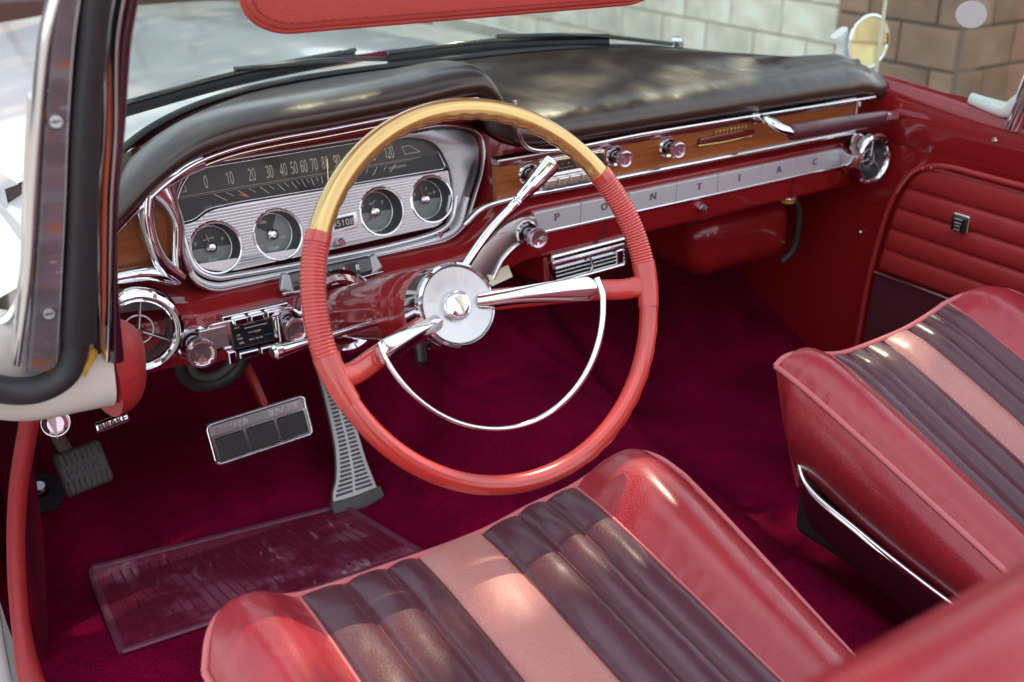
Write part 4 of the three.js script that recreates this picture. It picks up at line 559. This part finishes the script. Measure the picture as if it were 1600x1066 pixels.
{
  const h = thing('heater_control', 'chrome heater control panel with black lettered plate and buttons', 'control panel', [-0.508, 0.440, 0.072]); h.rotation.x = -0.06;
  mesh('bezel_plate', slab(roundPoly([[-0.072, -0.018], [-0.050, 0.022], [0.070, 0.024], [0.070, -0.020]], 0.006), 0.008, 0.002).translate(0, 0, -0.004), M.chromeSoft, h);
  mesh('silver_plate', rbox(0.038, 0.032, 0.006, 0.002, -0.046, 0.001, 0.003), M.alu, h);
  mesh('lettered_plate', fitUV(new THREE.PlaneGeometry(0.056, 0.038), -0.028, 0.028, -0.019, 0.019).translate(0.008, -0.001, 0.0065), canvasMat(512, 348, (g) => { g.fillStyle = '#1b1b1d'; g.fillRect(0, 0, 512, 348); g.fillStyle = '#c4c4c0'; g.font = 'bold 38px sans-serif'; g.fillText('OFF', 20, 90); g.fillText('OUTSIDE', 140, 62); g.fillText('INSIDE', 352, 52); g.fillText('LO', 40, 190); g.fillText('FAN', 36, 240); g.fillText('AIR', 60, 300); g.fillText('TEMP', 260, 190); g.font = 'bold 30px sans-serif'; g.fillText('VENT  DE-ICE', 190, 280); g.fillRect(150, 100, 300, 12); g.fillRect(190, 170, 60, 8); g.fillStyle = '#3a6fa0'; g.fillRect(400, 250, 90, 10); }, { rough: 0.35, coat: 0.4 }), h);
  mesh('plate_backing', rbox(0.060, 0.042, 0.010, 0.002, 0.008, -0.001, 0.001), M.black, h);
  mesh('top_rail', rbox(0.094, 0.007, 0.014, 0.002, 0.014, 0.0275, 0.004), M.chrome, h);
  for (let i = 0; i < 3; i++) mesh('rocker_button', rbox(0.020, 0.011, 0.016, 0.003, -0.010 + i * 0.0235, 0.0215, 0.010), M.chrome, h);
  for (let i = 0; i < 2; i++) mesh('push_bar', rbox(0.029, 0.011, 0.018, 0.003, -0.004 + i * 0.0305, -0.0285, 0.008), M.chrome, h);
  mesh('rail_end', rbox(0.012, 0.020, 0.016, 0.003, -0.027, -0.029, 0.006), M.chrome, h); mesh('rail_end', rbox(0.008, 0.052, 0.012, 0.003, 0.046, -0.003, 0.006), M.chrome, h);
}
function roundVent(label, pos, dir, R, pod) {
  const t = thing('air_vent', label, 'air vent', pos), h = new THREE.Group(); h.name = 'vent_body'; aim(h, [0, 0, 0], dir); t.add(h); const s = R / 0.058;
  mesh('outer_ring', latheZ([[0.058, -0.02], [0.0582, 0.0], [0.056, 0.008], [0.051, 0.011], [0.047, 0.008], [0.0455, 0.004], [0.0445, 0.006], [0.043, 0.0065], [0.042, 0.0]].map(([r, z]) => [r * s, z * s]), 64), M.chrome, h);
  mesh('barrel', latheZ([[0.042, 0.003], [0.041, -0.02], [0.038, -0.05], [0.0, -0.052]].map(([r, z]) => [r * s, z * s]), 48), Std(lin(0.16, 0.16, 0.165), 0.35, 0.7), h);
  const sp = new THREE.Group(); sp.name = 'spider'; h.add(sp);
  for (const a of [1.35, -0.55, 3.35]) mesh('spoke', sweep([[0.004 * s * Math.cos(a), 0.004 * s * Math.sin(a), -0.006 * s], [0.041 * s * Math.cos(a), 0.041 * s * Math.sin(a), -0.012 * s]], [0.0018 * s, 0.006 * s], { straight: true, n: 8, up: V(0, 0, 1), pow: 4 }), M.alu, sp);
  mesh('inner_ring', new THREE.TorusGeometry(0.0195 * s, 0.0016 * s, 8, 40).translate(0, 0, -0.008 * s), M.alu, sp);
  mesh('hub', latheZ([[0, 0.004], [0.004, 0.003], [0.0062, -0.002], [0.005, -0.014], [0, -0.014]].map(([r, z]) => [r * s, z * s]), 20), M.chromeSoft, sp);
  if (pod) mesh('pod', latheZ([[0.0578, -0.004], [0.057, -0.02], [0.050, -0.042], [0.035, -0.065], [0.010, -0.08], [0, -0.081]].map(([r, z]) => [r * s, z * s]), 48), M.chrome, h);
  return t;
}
roundVent('large chrome ringed round air vent beside the windshield pillar', [-0.648, 0.474, 0.072], [-0.12, 0.06, 1], 0.057, true);
roundVent('chrome round air vent pod by the passenger door', [0.723, 0.503, 0.100], [0.02, 0.02, 1], 0.050, true);
{
  const t = thing('vent_cone', 'chrome cone trim joining the letter strip to the passenger vent', 'trim', [0.69, 0.498, 0.068]);
  mesh('cone', sweep([[0, 0.0, -0.01], [0.02, 0.0, -0.004], [0.05, 0.0, -0.012]], (q) => [0.014, 0.014 + 0.016 * q], { up: V(0, 1, 0), n: 20 }), M.chromeSoft, t);
  mesh('lower_shell', sweep([[-0.01, -0.036, -0.02], [0.03, -0.038, -0.02], [0.055, -0.030, -0.02]], (q) => [0.020, 0.016], { up: V(0, 1, 0), n: 20 }), M.redPaint, t);
}
{
  const g = thing('grab_handle', 'padded maroon passenger grab handle on chrome brackets', 'handle', [0, 0, 0]);
  mesh('padded_bar', sweep([[0.478, 0.5895, 0.118], [0.58, 0.590, 0.124], [0.68, 0.5865, 0.122], [0.718, 0.584, 0.117]], [0.0125, 0.0135], { seg: 50, pow: 2.6, n: 20 }), M.maroon, g);
  mesh('bracket', sweep([[0.452, 0.607, 0.060], [0.455, 0.606, 0.085], [0.465, 0.596, 0.108], [0.482, 0.590, 0.118]], (t) => [0.0095 - 0.002 * t, 0.0085 - 0.001 * t]), M.chrome, g);
  mesh('bracket', sweep([[0.714, 0.584, 0.118], [0.738, 0.582, 0.115], [0.756, 0.580, 0.108], [0.776, 0.578, 0.092]], [0.0135, 0.0125]), M.chrome, g);
  const b = mesh('bracket_foot', latheZ([[0, 0.012], [0.008, 0.010], [0.0125, 0.004], [0.0125, 0]], 24), M.chrome, g); b.position.set(0.452, 0.607, 0.054);
}
{ // under-dash air outlet
  const a = thing('air_outlet', 'chrome slatted air outlet hung under the dashboard', 'air vent', [0.090, 0.409, 0.056]); a.rotation.set(-0.1, 0, 0.02);
  const fr = roundPoly([[-0.078, -0.019], [0.078, -0.019], [0.078, 0.019], [-0.078, 0.019]], 0.005); fr.holes.push(new THREE.Path(roundPoly([[-0.071, -0.0135], [0.071, -0.0135], [0.071, 0.0135], [-0.071, 0.0135]], 0.003).getPoints(5)));
  mesh('frame', slab(fr, 0.014, 0.002).translate(0, 0, -0.004), M.chrome, a);
  mesh('housing', rbox(0.165, 0.048, 0.10, 0.006, 0, 0.004, -0.056), M.redPaint, a);
  mesh('backing', rbox(0.144, 0.028, 0.006, 0.001, 0, 0, -0.003), M.dark, a);
  for (let i = 0; i < 4; i++) { const s = mesh('slat', rbox(0.142, 0.0022, 0.010, 0.0008), M.chromeSoft, a); s.position.set(0, -0.0095 + i * 0.0064, 0.004); s.rotation.x = 0.5; }
  mesh('divider', sweep([[-0.002, -0.0135, 0.009], [0.003, 0, 0.010], [-0.002, 0.0135, 0.009]], [0.0022, 0.0022], { n: 8, up: V(0, 0, 1) }), M.chrome, a);
  mesh('end_block', rbox(0.016, 0.026, 0.008, 0.003, 0.062, 0, 0.006), M.chrome, a);
  mesh('brow', rbox(0.160, 0.014, 0.014, 0.005, 0.004, 0.0245, 0.0), M.chrome, a);
}
{
  const b = thing('heater_box', 'dark red box with black rubber edge under the passenger dash', 'heater box', [0.548, 0.337, -0.03]);
  mesh('box_body', boxUV(new RoundedBoxGeometry(0.26, 0.135, 0.20, 6, 0.05)), M.redPaint, b).position.set(0, 0, -0.09);
  mesh('rubber_edge', sweep([[0.108, 0.067, 0.0], [0.124, 0.05, 0.010], [0.130, 0.0, 0.012], [0.127, -0.045, 0.008], [0.106, -0.068, 0.0]], [0.007, 0.006], { up: V(1, 0, 0) }), M.rubber, b);
  mesh('bolt', latheZ([[0, 0.004], [0.003, 0.003], [0.004, 0]], 12), M.brass, b).position.set(0.095, -0.02, 0.011);
  const l = thing('courtesy_lamp', 'small yellow lens lamp under the glove box edge', 'lamp', [0.585, 0.432, 0.030]);
  mesh('lamp_base', lathe([[0, 0.012], [0.016, 0.010], [0.018, 0.0], [0.016, -0.003]], 28), M.chrome, l); mesh('lamp_lens', lathe([[0.0158, -0.002], [0.013, -0.009], [0.006, -0.013], [0, -0.0135]], 28), M.yellow, l);
}
// ================================================================ STEERING
const TILT = 0.4695;
{
  const w = thing('steering_wheel', 'red steering wheel with golden upper rim and chrome horn ring', 'steering wheel', [-0.365, 0.603, 0.484]); w.rotation.x = -TILT;
  const arc = (a, b, r, z = 0, n = 40) => [...Array(n + 1)].map((_, i) => { const t = (a + (b - a) * i / n) * Math.PI / 180; return V(r * Math.cos(t), r * Math.sin(t), z); });
  const RR = 0.2055, up = V(0, 0, 1);                         // section: phi 0 = side axis (T x up) = outward for ccw travel
  const knurl = (k, amp) => (t, ph) => { const inn = smooth(0.55, 0.95, -Math.cos(ph)); const s = amp * inn * Math.abs(Math.sin(t * k)); return [0.0113 + s, 0.0108]; };
  mesh('golden_rim', sweep(arc(30, 152, RR), knurl(62, 0.0013), { seg: 150, n: 28, up }), M.gold, w);
  mesh('lower_rim', sweep(arc(-12, -162, RR), (t, ph) => { const s = 0.0014 * smooth(0.55, 0.95, -Math.cos(ph)) * Math.abs(Math.sin(t * 60)) * (t < 0.42 ? 1 : 0); const g = Math.exp(-Math.pow((ph - Math.PI * 1.5) / 0.10, 2)) + Math.exp(-Math.pow((ph - Math.PI * 0.5) / 0.10, 2)); return [0.0108 + s, 0.0108 - 0.0007 * g]; }, { seg: 150, n: 36, up }), M.wheelRed, w);
  for (const [a, b] of [[31.5, -2], [150.5, 185.5]]) {
    const gr = mesh('grip', sweep(arc(a, b, RR), (t) => { const k = t < 0.09 ? 0.0134 : 0.0122 + 0.0011 * Math.pow(Math.abs(Math.sin((t - 0.09) * Math.PI * 33)), 0.7); return [k, k]; }, { seg: 420, n: 24, up }), M.wheelRed, w);
    const s = a < 90 ? -1 : 1; mesh('sleeve', sweep(arc(b - s * 0.2, b + s * 14.5, RR), (t) => [lerp(0.0142, 0.0122, t), lerp(0.0140, 0.0120, t)], { seg: 30, n: 24, up }), M.wheelRed, w);
  }
  for (const s of [1, -1]) {
    const y0 = s > 0 ? 0 : -0.012, ye = s > 0 ? -0.031 : -0.043;
    mesh('spoke', sweep([[s * 0.03, y0, -0.112], [s * 0.085, lerp(y0, ye, 0.35), -0.070], [s * 0.14, lerp(y0, ye, 0.7), -0.028], [s * 0.178, ye, -0.008], [s * 0.203, ye, 0]], (t) => [lerp(0.011, 0.0085, t), lerp(0.013, 0.012, t)], { up: V(0, 1, 0), pow: 2.6, seg: 40, n: 24 }), M.wheelRed, w);
    mesh('spoke_cover', sweep([[s * 0.030, y0 - 0.002, -0.094], [s * 0.085, lerp(y0, ye, 0.35) + 0.001, -0.053], [s * 0.142, lerp(y0, ye, 0.75) + 0.002, -0.014]], (t) => [lerp(0.008, 0.006, t), lerp(0.010, 0.0145, smooth(0.2, 1, t)) * (1 - 0.35 * smooth(0.93, 1, t))], { up: V(0, 1, 0), pow: 1.45, seg: 30, n: 24 }), M.chrome, w);
  }
  mesh('horn_ring', sweep([V(-0.142, -0.020, -0.010), ...arc(-167, -11.5, 0.1455, -0.006, 30), V(0.143, -0.010, -0.010)], (t) => [0.0025 + 0.0015 * smooth(0.35, 0.8, t), 0.0028], { seg: 120, n: 14, up }), M.chrome, w);
  const hub = mesh('hub', latheZ([[0.046, -0.150], [0.047, -0.118], [0.049, -0.104], [0.0505, -0.096], [0.0500, -0.090], [0.0470, -0.087], [0.0455, -0.0895]], 72), M.chrome, w);
  mesh('hub_face', latheZ([[0.0452, -0.0888], [0.0440, -0.0900], [0.030, -0.0925], [0.018, -0.0950], [0.0, -0.096]], 72), Std(lin(0.56, 0.56, 0.56), 0.40, 1), hub);
  mesh('emblem_dome', latheZ([[0.0185, -0.098], [0.0180, -0.090], [0.0155, -0.0868], [0.0145, -0.0875], [0.010, -0.0845], [0, -0.0828]], 40), M.chromeSoft, hub);
  mesh('emblem', slab(roundPoly([[-0.0045, 0.009], [0.0035, 0.011], [0.0042, 0.0005], [0.0028, -0.011], [-0.001, -0.002]], 0.001), 0.0022, 0.0005).translate(0, 0, -0.0845), M.paper, hub);
  mesh('emblem_arrow', slab(roundPoly([[-0.0005, 0.006], [0.0022, 0.006], [0.0024, 0.000], [0.0018, -0.008], [0.0002, -0.001]], 0.0006), 0.0012, 0.0003).translate(0, 0, -0.0828), M.brass, hub);
}
const colA = V(-0.365, 0.556, 0.392), colB = V(-0.372, 0.440, 0.085), colD = colA.clone().sub(colB).normalize();
{
  const c = thing('steering_column', 'red steering column with chrome collar behind the wheel', 'steering column', [0, 0, 0]); const L = colA.distanceTo(colB);
  const g = new THREE.Group(); g.name = 'column_shaft'; aim(g, colB, colD); c.add(g);
  mesh('jacket', latheZ([[0.036, -0.06], [0.037, 0.02], [0.040, 0.10], [0.044, L - 0.128]], 48), M.redPaint, g);
  mesh('shift_bowl', latheZ([[0.042, L - 0.130], [0.0465, L - 0.126], [0.0475, L - 0.080], [0.046, L - 0.076]], 48), M.redPaint, g);
  mesh('collar', latheZ([[0.044, L - 0.078], [0.0478, L - 0.074], [0.0485, L - 0.036], [0.046, L - 0.032]], 48), M.redPaint, g);
  mesh('chrome_collar', latheZ([[0.045, L - 0.034], [0.0485, L - 0.030], [0.0490, L - 0.002], [0.040, L + 0.006]], 48), M.chrome, g);
  mesh('dash_ring', latheZ([[0.062, -0.012], [0.061, 0.004], [0.054, 0.010], [0.046, 0.008], [0.040, 0.0]], 56), M.chrome, g);
}
{
  const l = thing('gear_lever', 'polished chrome column gear lever with flared tip', 'lever', [0, 0, 0]);
  const A = V(-0.345, 0.520, 0.318), B = V(-0.268, 0.602, 0.312), C2 = V(-0.222, 0.640, 0.316), T = V(-0.181, 0.680, 0.324);
  mesh('lever_rod', sweep([A, B, C2], (t) => [0.0062 - 0.0008 * t, 0.0062 - 0.0008 * t], { n: 16 }), M.chrome, l);
  const dir = T.clone().sub(C2).normalize(), h = mesh('lever_handle', latheZ([[0.0055, -0.020], [0.0072, -0.012], [0.0072, -0.004], [0.0064, -0.003], [0.0074, -0.001], [0.0066, 0.001], [0.0076, 0.003], [0.0085, 0.018], [0.0112, 0.052], [0.0120, 0.060], [0.0105, 0.0655], [0, 0.067]], 28), M.chrome, l); aim(h, C2, dir);
  const t = thing('turn_signal_lever', 'thin chrome turn signal lever beside the heater panel', 'lever', [0, 0, 0]);
  const a = V(-0.402, 0.507, 0.282), b = V(-0.556, 0.5185, 0.318);
  mesh('stalk', sweep([a, a.clone().lerp(b, 0.5), b], (q) => [0.0042 + 0.003 * smooth(0.6, 0.95, q), 0.0042 + 0.003 * smooth(0.6, 0.95, q)], { n: 14 }), M.chrome, t);
  const k = mesh('stalk_knob', latheZ([[0.0072, -0.006], [0.0088, -0.003], [0.0088, 0.004], [0.006, 0.007], [0, 0.0065]], 20), M.chrome, t); aim(k, b, b.clone().sub(a));
  const ig = thing('column_knob', 'black oval knob below the steering wheel hub', 'knob', [-0.392, 0.490, 0.352]);
  mesh('knob_grip', sweep([[0, 0.03, 0], [0.001, 0.012, 0.004], [0.002, -0.010, 0.006], [0.002, -0.018, 0.006]], (q) => [0.008 - 0.004 * smooth(0.8, 1, q), 0.011 - 0.006 * smooth(0.8, 1, q)], { up: V(0, 0, 1) }), M.black, ig);
  mesh('knob_cap', new THREE.SphereGeometry(0.0055, 16, 12).translate(0.012, 0.004, 0.004), M.brass, ig);
}
// ================================================================ SUN VISOR
{
  const v = thing('sun_visor', 'red vinyl sun visor folded down at the windshield header', 'sun visor', [0, 0, 0]);
  const s = roundPoly([[-0.556, 1.02], [-0.552, 0.890], [-0.520, 0.871], [-0.03, 0.866], [0.02, 0.90], [0.03, 1.02]], [0.01, 0.025, 0.03, 0.03, 0.03, 0.01]);
  mesh('visor_panel', slab(s, 0.014, 0.006, 4, 24).translate(0, 0, 0.303), M.visor, v);
  mesh('visor_piping', sweep(outline(s, 0.310, 140), [0.0038, 0.0038], { closed: true, seg: 200, n: 10, up: V(0, 0, 1) }), M.visor, v);
  const inner = roundPoly([[-0.548, 1.01], [-0.544, 0.895], [-0.516, 0.879], [-0.034, 0.874], [0.012, 0.905], [0.02, 1.01]], [0.01, 0.022, 0.027, 0.027, 0.027, 0.01]);
  mesh('stitching', sweep(outline(inner, 0.3178, 300), (t) => [0.0008, 0.0006 + 0.0006 * (Math.sin(t * 900) > 0 ? 1 : 0)], { closed: true, seg: 900, n: 5, up: V(0, 0, 1) }), M.redVinyl, v);
}
// ================================================================ PASSENGER SIDE
{
  const d = thing('passenger_door', 'red pleated passenger door panel with chrome divider strip', 'car door', [0, 0, 0]);
  const front = spline([[0.0, 0.092], [0.09, 0.094], [0.26, 0.101], [0.384, 0.118], [0.438, 0.133], [0.478, 0.155], [0.497, 0.178], [0.505, 0.21], [0.51, 0.26]]), X = 0.770;
  mesh('door_cap', grid(50, 40, (u, v) => { const z = lerp(0.02, 1.30, u), a = v, top = lerp(0.640, 0.618, smooth(0, 0.33, z)); const prof = [[0.835, -0.004], [0.812, 0.003], [0.798, -0.003], [0.788, -0.018], [0.783, -0.05], [0.784, -0.085], [0.788, -0.108], [0.800, -0.122]]; const k = Math.min(6.999, a * 7), i = k | 0, f = k - i; const low = lerp(0, 0.0, u); return V(lerp(prof[i][0], prof[i + 1][0], f) - 0.004, top + lerp(prof[i][1], prof[i + 1][1], f) * (1 - low), z); }), M.redPaint, d);
  const rows = [0.500, 0.449, 0.406, 0.362, 0.318, 0.272];
  for (let i = 0; i < 5; i++) { const y1 = rows[i], y0 = rows[i + 1]; mesh('pleat', grid(46, 12, (u, v) => { const y = lerp(y0, y1, v), z = lerp(front(y) + 0.012, 1.3, Math.pow(u, 1.6)); const b = Math.pow(Math.sin(Math.PI * clamp(v)), 0.38) * smooth(0, 0.03, u); return V(X + 0.008 - 0.009 * b + 0.0012 * Math.sin(z * 60 + i * 2) * (1 - v) * v, y, z); }), M.redVinyl, d); }
  mesh('panel_back', grid(10, 10, (u, v) => { const y = lerp(0.02, 0.54, v); return V(X + 0.013, y, lerp(front(y) - 0.01 - 0.05 * smooth(0.49, 0.52, y), 1.3, u)); }), M.redPaint, d);
  mesh('divider_strip', sweep([[X - 0.004, 0.269, front(0.269) + 0.012], [X - 0.006, 0.270, 0.4], [X - 0.006, 0.271, 1.3]], [0.0025, 0.0035], { n: 8 }), M.chromeSoft, d);
  mesh('lower_panel', grid(30, 10, (u, v) => { const y = lerp(0.02, 0.266, v); return V(X + 0.004, y, lerp(front(y) + 0.012, 1.3, u)); }), M.maroon, d);
  const ed = []; for (let i = 0; i <= 20; i++) { const y = lerp(0.03, 0.503, i / 20); ed.push(V(X - 0.002, y, front(y))); } ed.push(V(X - 0.002, 0.511, 0.235), V(X - 0.002, 0.512, 0.30), V(X - 0.002, 0.512, 0.8), V(X - 0.002, 0.512, 1.3));
  mesh('edge_piping', sweep(ed, [0.0055, 0.0055], { seg: 90, n: 12, up: V(1, 0, 0) }), M.redVinyl, d);
  const st = []; for (let i = 0; i < 14; i++) { const y = lerp(0.44, 0.503, i / 13); st.push(rbox(0.004, 0.004, 0.004, 0.0015, X - 0.007, y, front(y) + 0.006)); } mesh('edge_stitching', MG(st), M.piping, d);
  const bg = mesh('badge', rbox(0.010, 0.030, 0.030, 0.004, X - 0.008, 0.418, 0.282), M.black, d); mesh('badge_frame', rbox(0.006, 0.034, 0.034, 0.004, X - 0.004, 0.418, 0.282), M.chrome, bg);
  for (const [y, h, w] of [[0.426, 0.004, 0.018], [0.419, 0.0035, 0.014], [0.4135, 0.0035, 0.011], [0.407, 0.003, 0.012]]) mesh('badge_mark', rbox(0.003, h, w, 0.001, X - 0.0135, y, 0.282), M.chromeSoft, bg);
  for (const [y, z] of [[0.575, 0.310], [0.632, 0.045]]) { const s = mesh('screw', latheZ([[0, 0.004], [0.003, 0.0035], [0.005, 0]], 16), M.chromeSoft, d); aim(s, [y > 0.6 ? 0.798 : 0.778, y, z], [-1, 0.1, 0]); }
  const k = thing('kick_panel', 'smooth red kick panel ahead of the passenger door', 'kick panel', [0, 0, 0]);
  mesh('panel', grid(20, 16, (u, v) => V(0.787 - 0.010 * Math.sin(u * 3.0), lerp(0.0, 0.50, v), lerp(-0.54, 0.112, u))), M.redPaint, k);
  mesh('screw', latheZ([[0, 0.004], [0.003, 0.003], [0.0045, 0]], 14), M.chromeSoft, k).position.set(0.776, 0.335, 0.06);
  const w = mesh('dash_side', grid(16, 14, (u, v) => V(lerp(0.780, 0.800, Math.pow(v, 2)), lerp(0.40, 0.632, v), lerp(-0.10, 0.34, u))), M.redPaint, k);
}
// ================================================================ SEATS
function seat(label, o) {
  const t = thing('bucket_seat', label, 'car seat', [0, 0, 0], 'front bucket seats');
  const { xs, mats, zf, zr, yf, slope } = o, N = xs.length - 1;
  const top = (x, z) => { const d = z - zf; return yf(x) - slope(x) * Math.max(0, d) + 0.016 * (1 - Math.exp(-Math.max(0, d) / 0.045)) * o.crown(x); };
  const front = (x) => zf + o.bow(x);
  const edgeP = (x) => V(x, top(x, front(x)), front(x));
  for (let i = 0; i < N; i++) {
    const a = xs[i], b = xs[i + 1], bol = i === 0 || i === N - 1, nu = bol ? 22 : 12, am = bol ? 0.020 : mats[i] === M.seatPink ? 0.009 : 0.0075, ex = bol ? 1.0 : 0.5;
    mesh(bol ? 'bolster' : 'cushion_panel', grid(nu, 130, (u, v) => {
      const x = lerp(a, b, u), zz = front(x) + (zr - front(x)) * Math.pow(v, 1.25); const side = i === 0 ? Math.sin(Math.PI * Math.pow(u, 1.25)) : i === N - 1 ? Math.sin(Math.PI * Math.pow(1 - u, 1.25)) : Math.sin(Math.PI * u);
      const bulge = am * Math.pow(clamp(side), ex) * (1 - Math.exp(-v / 0.05));
      const wr = 0.0018 * (fbm(x * 1.3 + 3, zz * 1.1, 20, 14, 3, 300 + i) - 0.5);
      const pk = (bol ? 0.0013 : 0.0004) * Math.sin(zz * 190 + 9 * fbm(x * 2 + 3, zz * 2, 12, 9, 2, 320 + i)) * Math.exp(-Math.min(u, 1 - u) / 0.10) * smooth(0.05, 0.2, Math.min(u, 1 - u) * 10) * fbm(zz, 0.3, 7, 3, 2, 340 + i) * 1.6;
      return V(x, top(x, zz) + bulge + wr + pk, zz - 0.010 * Math.sin(Math.PI * clamp(v * 9)) * (v < 0.11 ? 1 : 0));
    }, true), mats[i], t);
    // front roll below the piping
    mesh('front_roll', grid(nu, 16, (u, v) => { const x = lerp(a, b, u); return V(x, top(x, front(x)) - 0.16 * v, front(x) - 0.004 * Math.sin(Math.PI * v) + 0.062 * v); }, false), mats[i], t);
    if (i) { const zz = [0, 0.02, 0.06, 0.14, 0.25, 0.4, 0.55].map((q) => front(a) + q * (zr - front(a)) / 0.55); mesh('seam', sweep(zz.map((z) => V(a, top(a, z) + 0.0004, z)), (i === 1 || i === N - 1) ? 0.0022 : 0.0012, { n: 8, seg: 40 }), (i === 1 || i === N - 1) ? M.piping : M.pipingDark, t); }
  }
  // side walls and piping
  for (const s of [0, 1]) {
    const x = s ? xs[N] : xs[0], dx = s ? 1 : -1;
    mesh('side_panel', grid(50, 24, (u, v) => { const e = 1 - smooth(0, 0.10, u), z = lerp(front(x), zr, u), y = top(x, z), low = lerp(o.skirt(z), top(x, front(x)) - 0.16, e); return V(x + dx * (1 - e) * (0.020 * Math.sin(Math.PI * Math.pow(v, 0.8)) - 0.014 * v * v), lerp(y, Math.min(y - 0.05, low), v), z + e * (-0.004 * Math.sin(Math.PI * v) + 0.062 * v)); }, !!s), M.seatRed, t);
    const pts = [0, 0.03, 0.1, 0.25, 0.5, 0.75, 1].map((q) => { const z = lerp(front(x), zr, q); return V(x, top(x, z) + 0.001, z); }); mesh('piping', sweep(pts, 0.0042, { n: 10, seg: 60 }), M.piping, t);
  }
  const fp = []; for (let i = 0; i <= 40; i++) fp.push(edgeP(lerp(xs[0], xs[N], i / 40)).add(V(0, 0.001, -0.001))); mesh('front_piping', sweep(fp, 0.0042, { n: 10, seg: 110 }), M.piping, t);
  mesh('seat_base', rbox(xs[N] - xs[0] - 0.07, 0.10, zr - zf - 0.06, 0.02, (xs[0] + xs[N]) / 2, o.base - 0.04, (zf + zr) / 2), M.dark, t);  // near-black base doubles as the shadow under the seat
  return { t, top, front };
}
const rM = M.seatRed, mM = M.maroon;
{
  const xs = [-0.752, -0.638, -0.587, -0.538, -0.500, -0.418, -0.370, -0.331, -0.288, -0.160];
  const yf = spline([[-0.752, 0.338], [-0.736, 0.356], [-0.712, 0.364], [-0.683, 0.362], [-0.634, 0.347], [-0.54, 0.342], [-0.42, 0.341], [-0.35, 0.351], [-0.288, 0.357], [-0.243, 0.370], [-0.20, 0.376], [-0.175, 0.370], [-0.160, 0.360]]);
  const s = seat('red and pink striped driver bucket seat below the steering wheel', { xs, mats: [rM, mM, mM, mM, M.seatPink, mM, mM, mM, rM], zf: 0.54, zr: 1.02, yf, slope: spline([[-0.75, 0.16], [-0.64, 0.13], [-0.45, 0.13], [-0.29, 0.15], [-0.22, 0.22], [-0.16, 0.31]]), crown: (x) => 0.6, bow: (x) => 0.045 * Math.pow(clamp((x + 0.225) / 0.065), 2.4) + 0.045 * Math.pow(clamp((-0.700 - x) / 0.052), 2.4) - 0.005, base: 0.20, skirt: () => 0.20 });
  // leaning backrest
  const t = s.t; const b = mesh('backrest', boxUV(new RoundedBoxGeometry(0.60, 0.58, 0.15, 8, 0.07)), rM, t); b.position.set(-0.458, 0.505, 1.125); b.rotation.x = 0.56;
}
{
  const xs = [0.090, 0.200, 0.236, 0.272, 0.312, 0.372, 0.404, 0.432, 0.460, 0.668];
  const yf = spline([[0.090, 0.392], [0.105, 0.401], [0.14, 0.400], [0.19, 0.384], [0.233, 0.376], [0.316, 0.377], [0.375, 0.382], [0.433, 0.395], [0.457, 0.402], [0.521, 0.405], [0.59, 0.393], [0.64, 0.378], [0.668, 0.36]]);
  const s = seat('red and pink striped passenger bucket seat beside the pleated door', { xs, mats: [rM, mM, mM, mM, M.seatPink, mM, mM, mM, rM], zf: 0.485, zr: 0.99, yf, slope: spline([[0.09, 0.31], [0.2, 0.36], [0.33, 0.38], [0.46, 0.38], [0.668, 0.34]]), crown: (x) => 0.5, bow: (x) => 0.05 * Math.pow(clamp((x - 0.62) / 0.05), 2), base: 0.215, skirt: spline([[0.485, 0.258], [0.56, 0.242], [0.66, 0.214], [0.76, 0.198], [0.86, 0.188], [1.0, 0.18]]) });
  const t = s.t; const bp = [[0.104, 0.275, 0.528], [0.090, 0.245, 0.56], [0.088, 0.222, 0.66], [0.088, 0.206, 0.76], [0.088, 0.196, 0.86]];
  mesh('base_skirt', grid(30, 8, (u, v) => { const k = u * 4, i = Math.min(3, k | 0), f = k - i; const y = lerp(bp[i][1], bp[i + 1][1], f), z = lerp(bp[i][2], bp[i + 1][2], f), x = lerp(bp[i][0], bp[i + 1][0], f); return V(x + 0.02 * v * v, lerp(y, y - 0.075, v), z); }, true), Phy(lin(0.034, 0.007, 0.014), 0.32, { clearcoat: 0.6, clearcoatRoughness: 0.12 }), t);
  mesh('base_trim', sweep(bp, [0.005, 0.0065], { n: 10, seg: 50 }), M.chrome, t);
  const b = mesh('backrest', boxUV(new RoundedBoxGeometry(0.56, 0.56, 0.14, 8, 0.065)), rM, t); b.position.set(0.38, 0.50, 1.10); b.rotation.x = 0.5;
}
renderer.render(scene, camera);
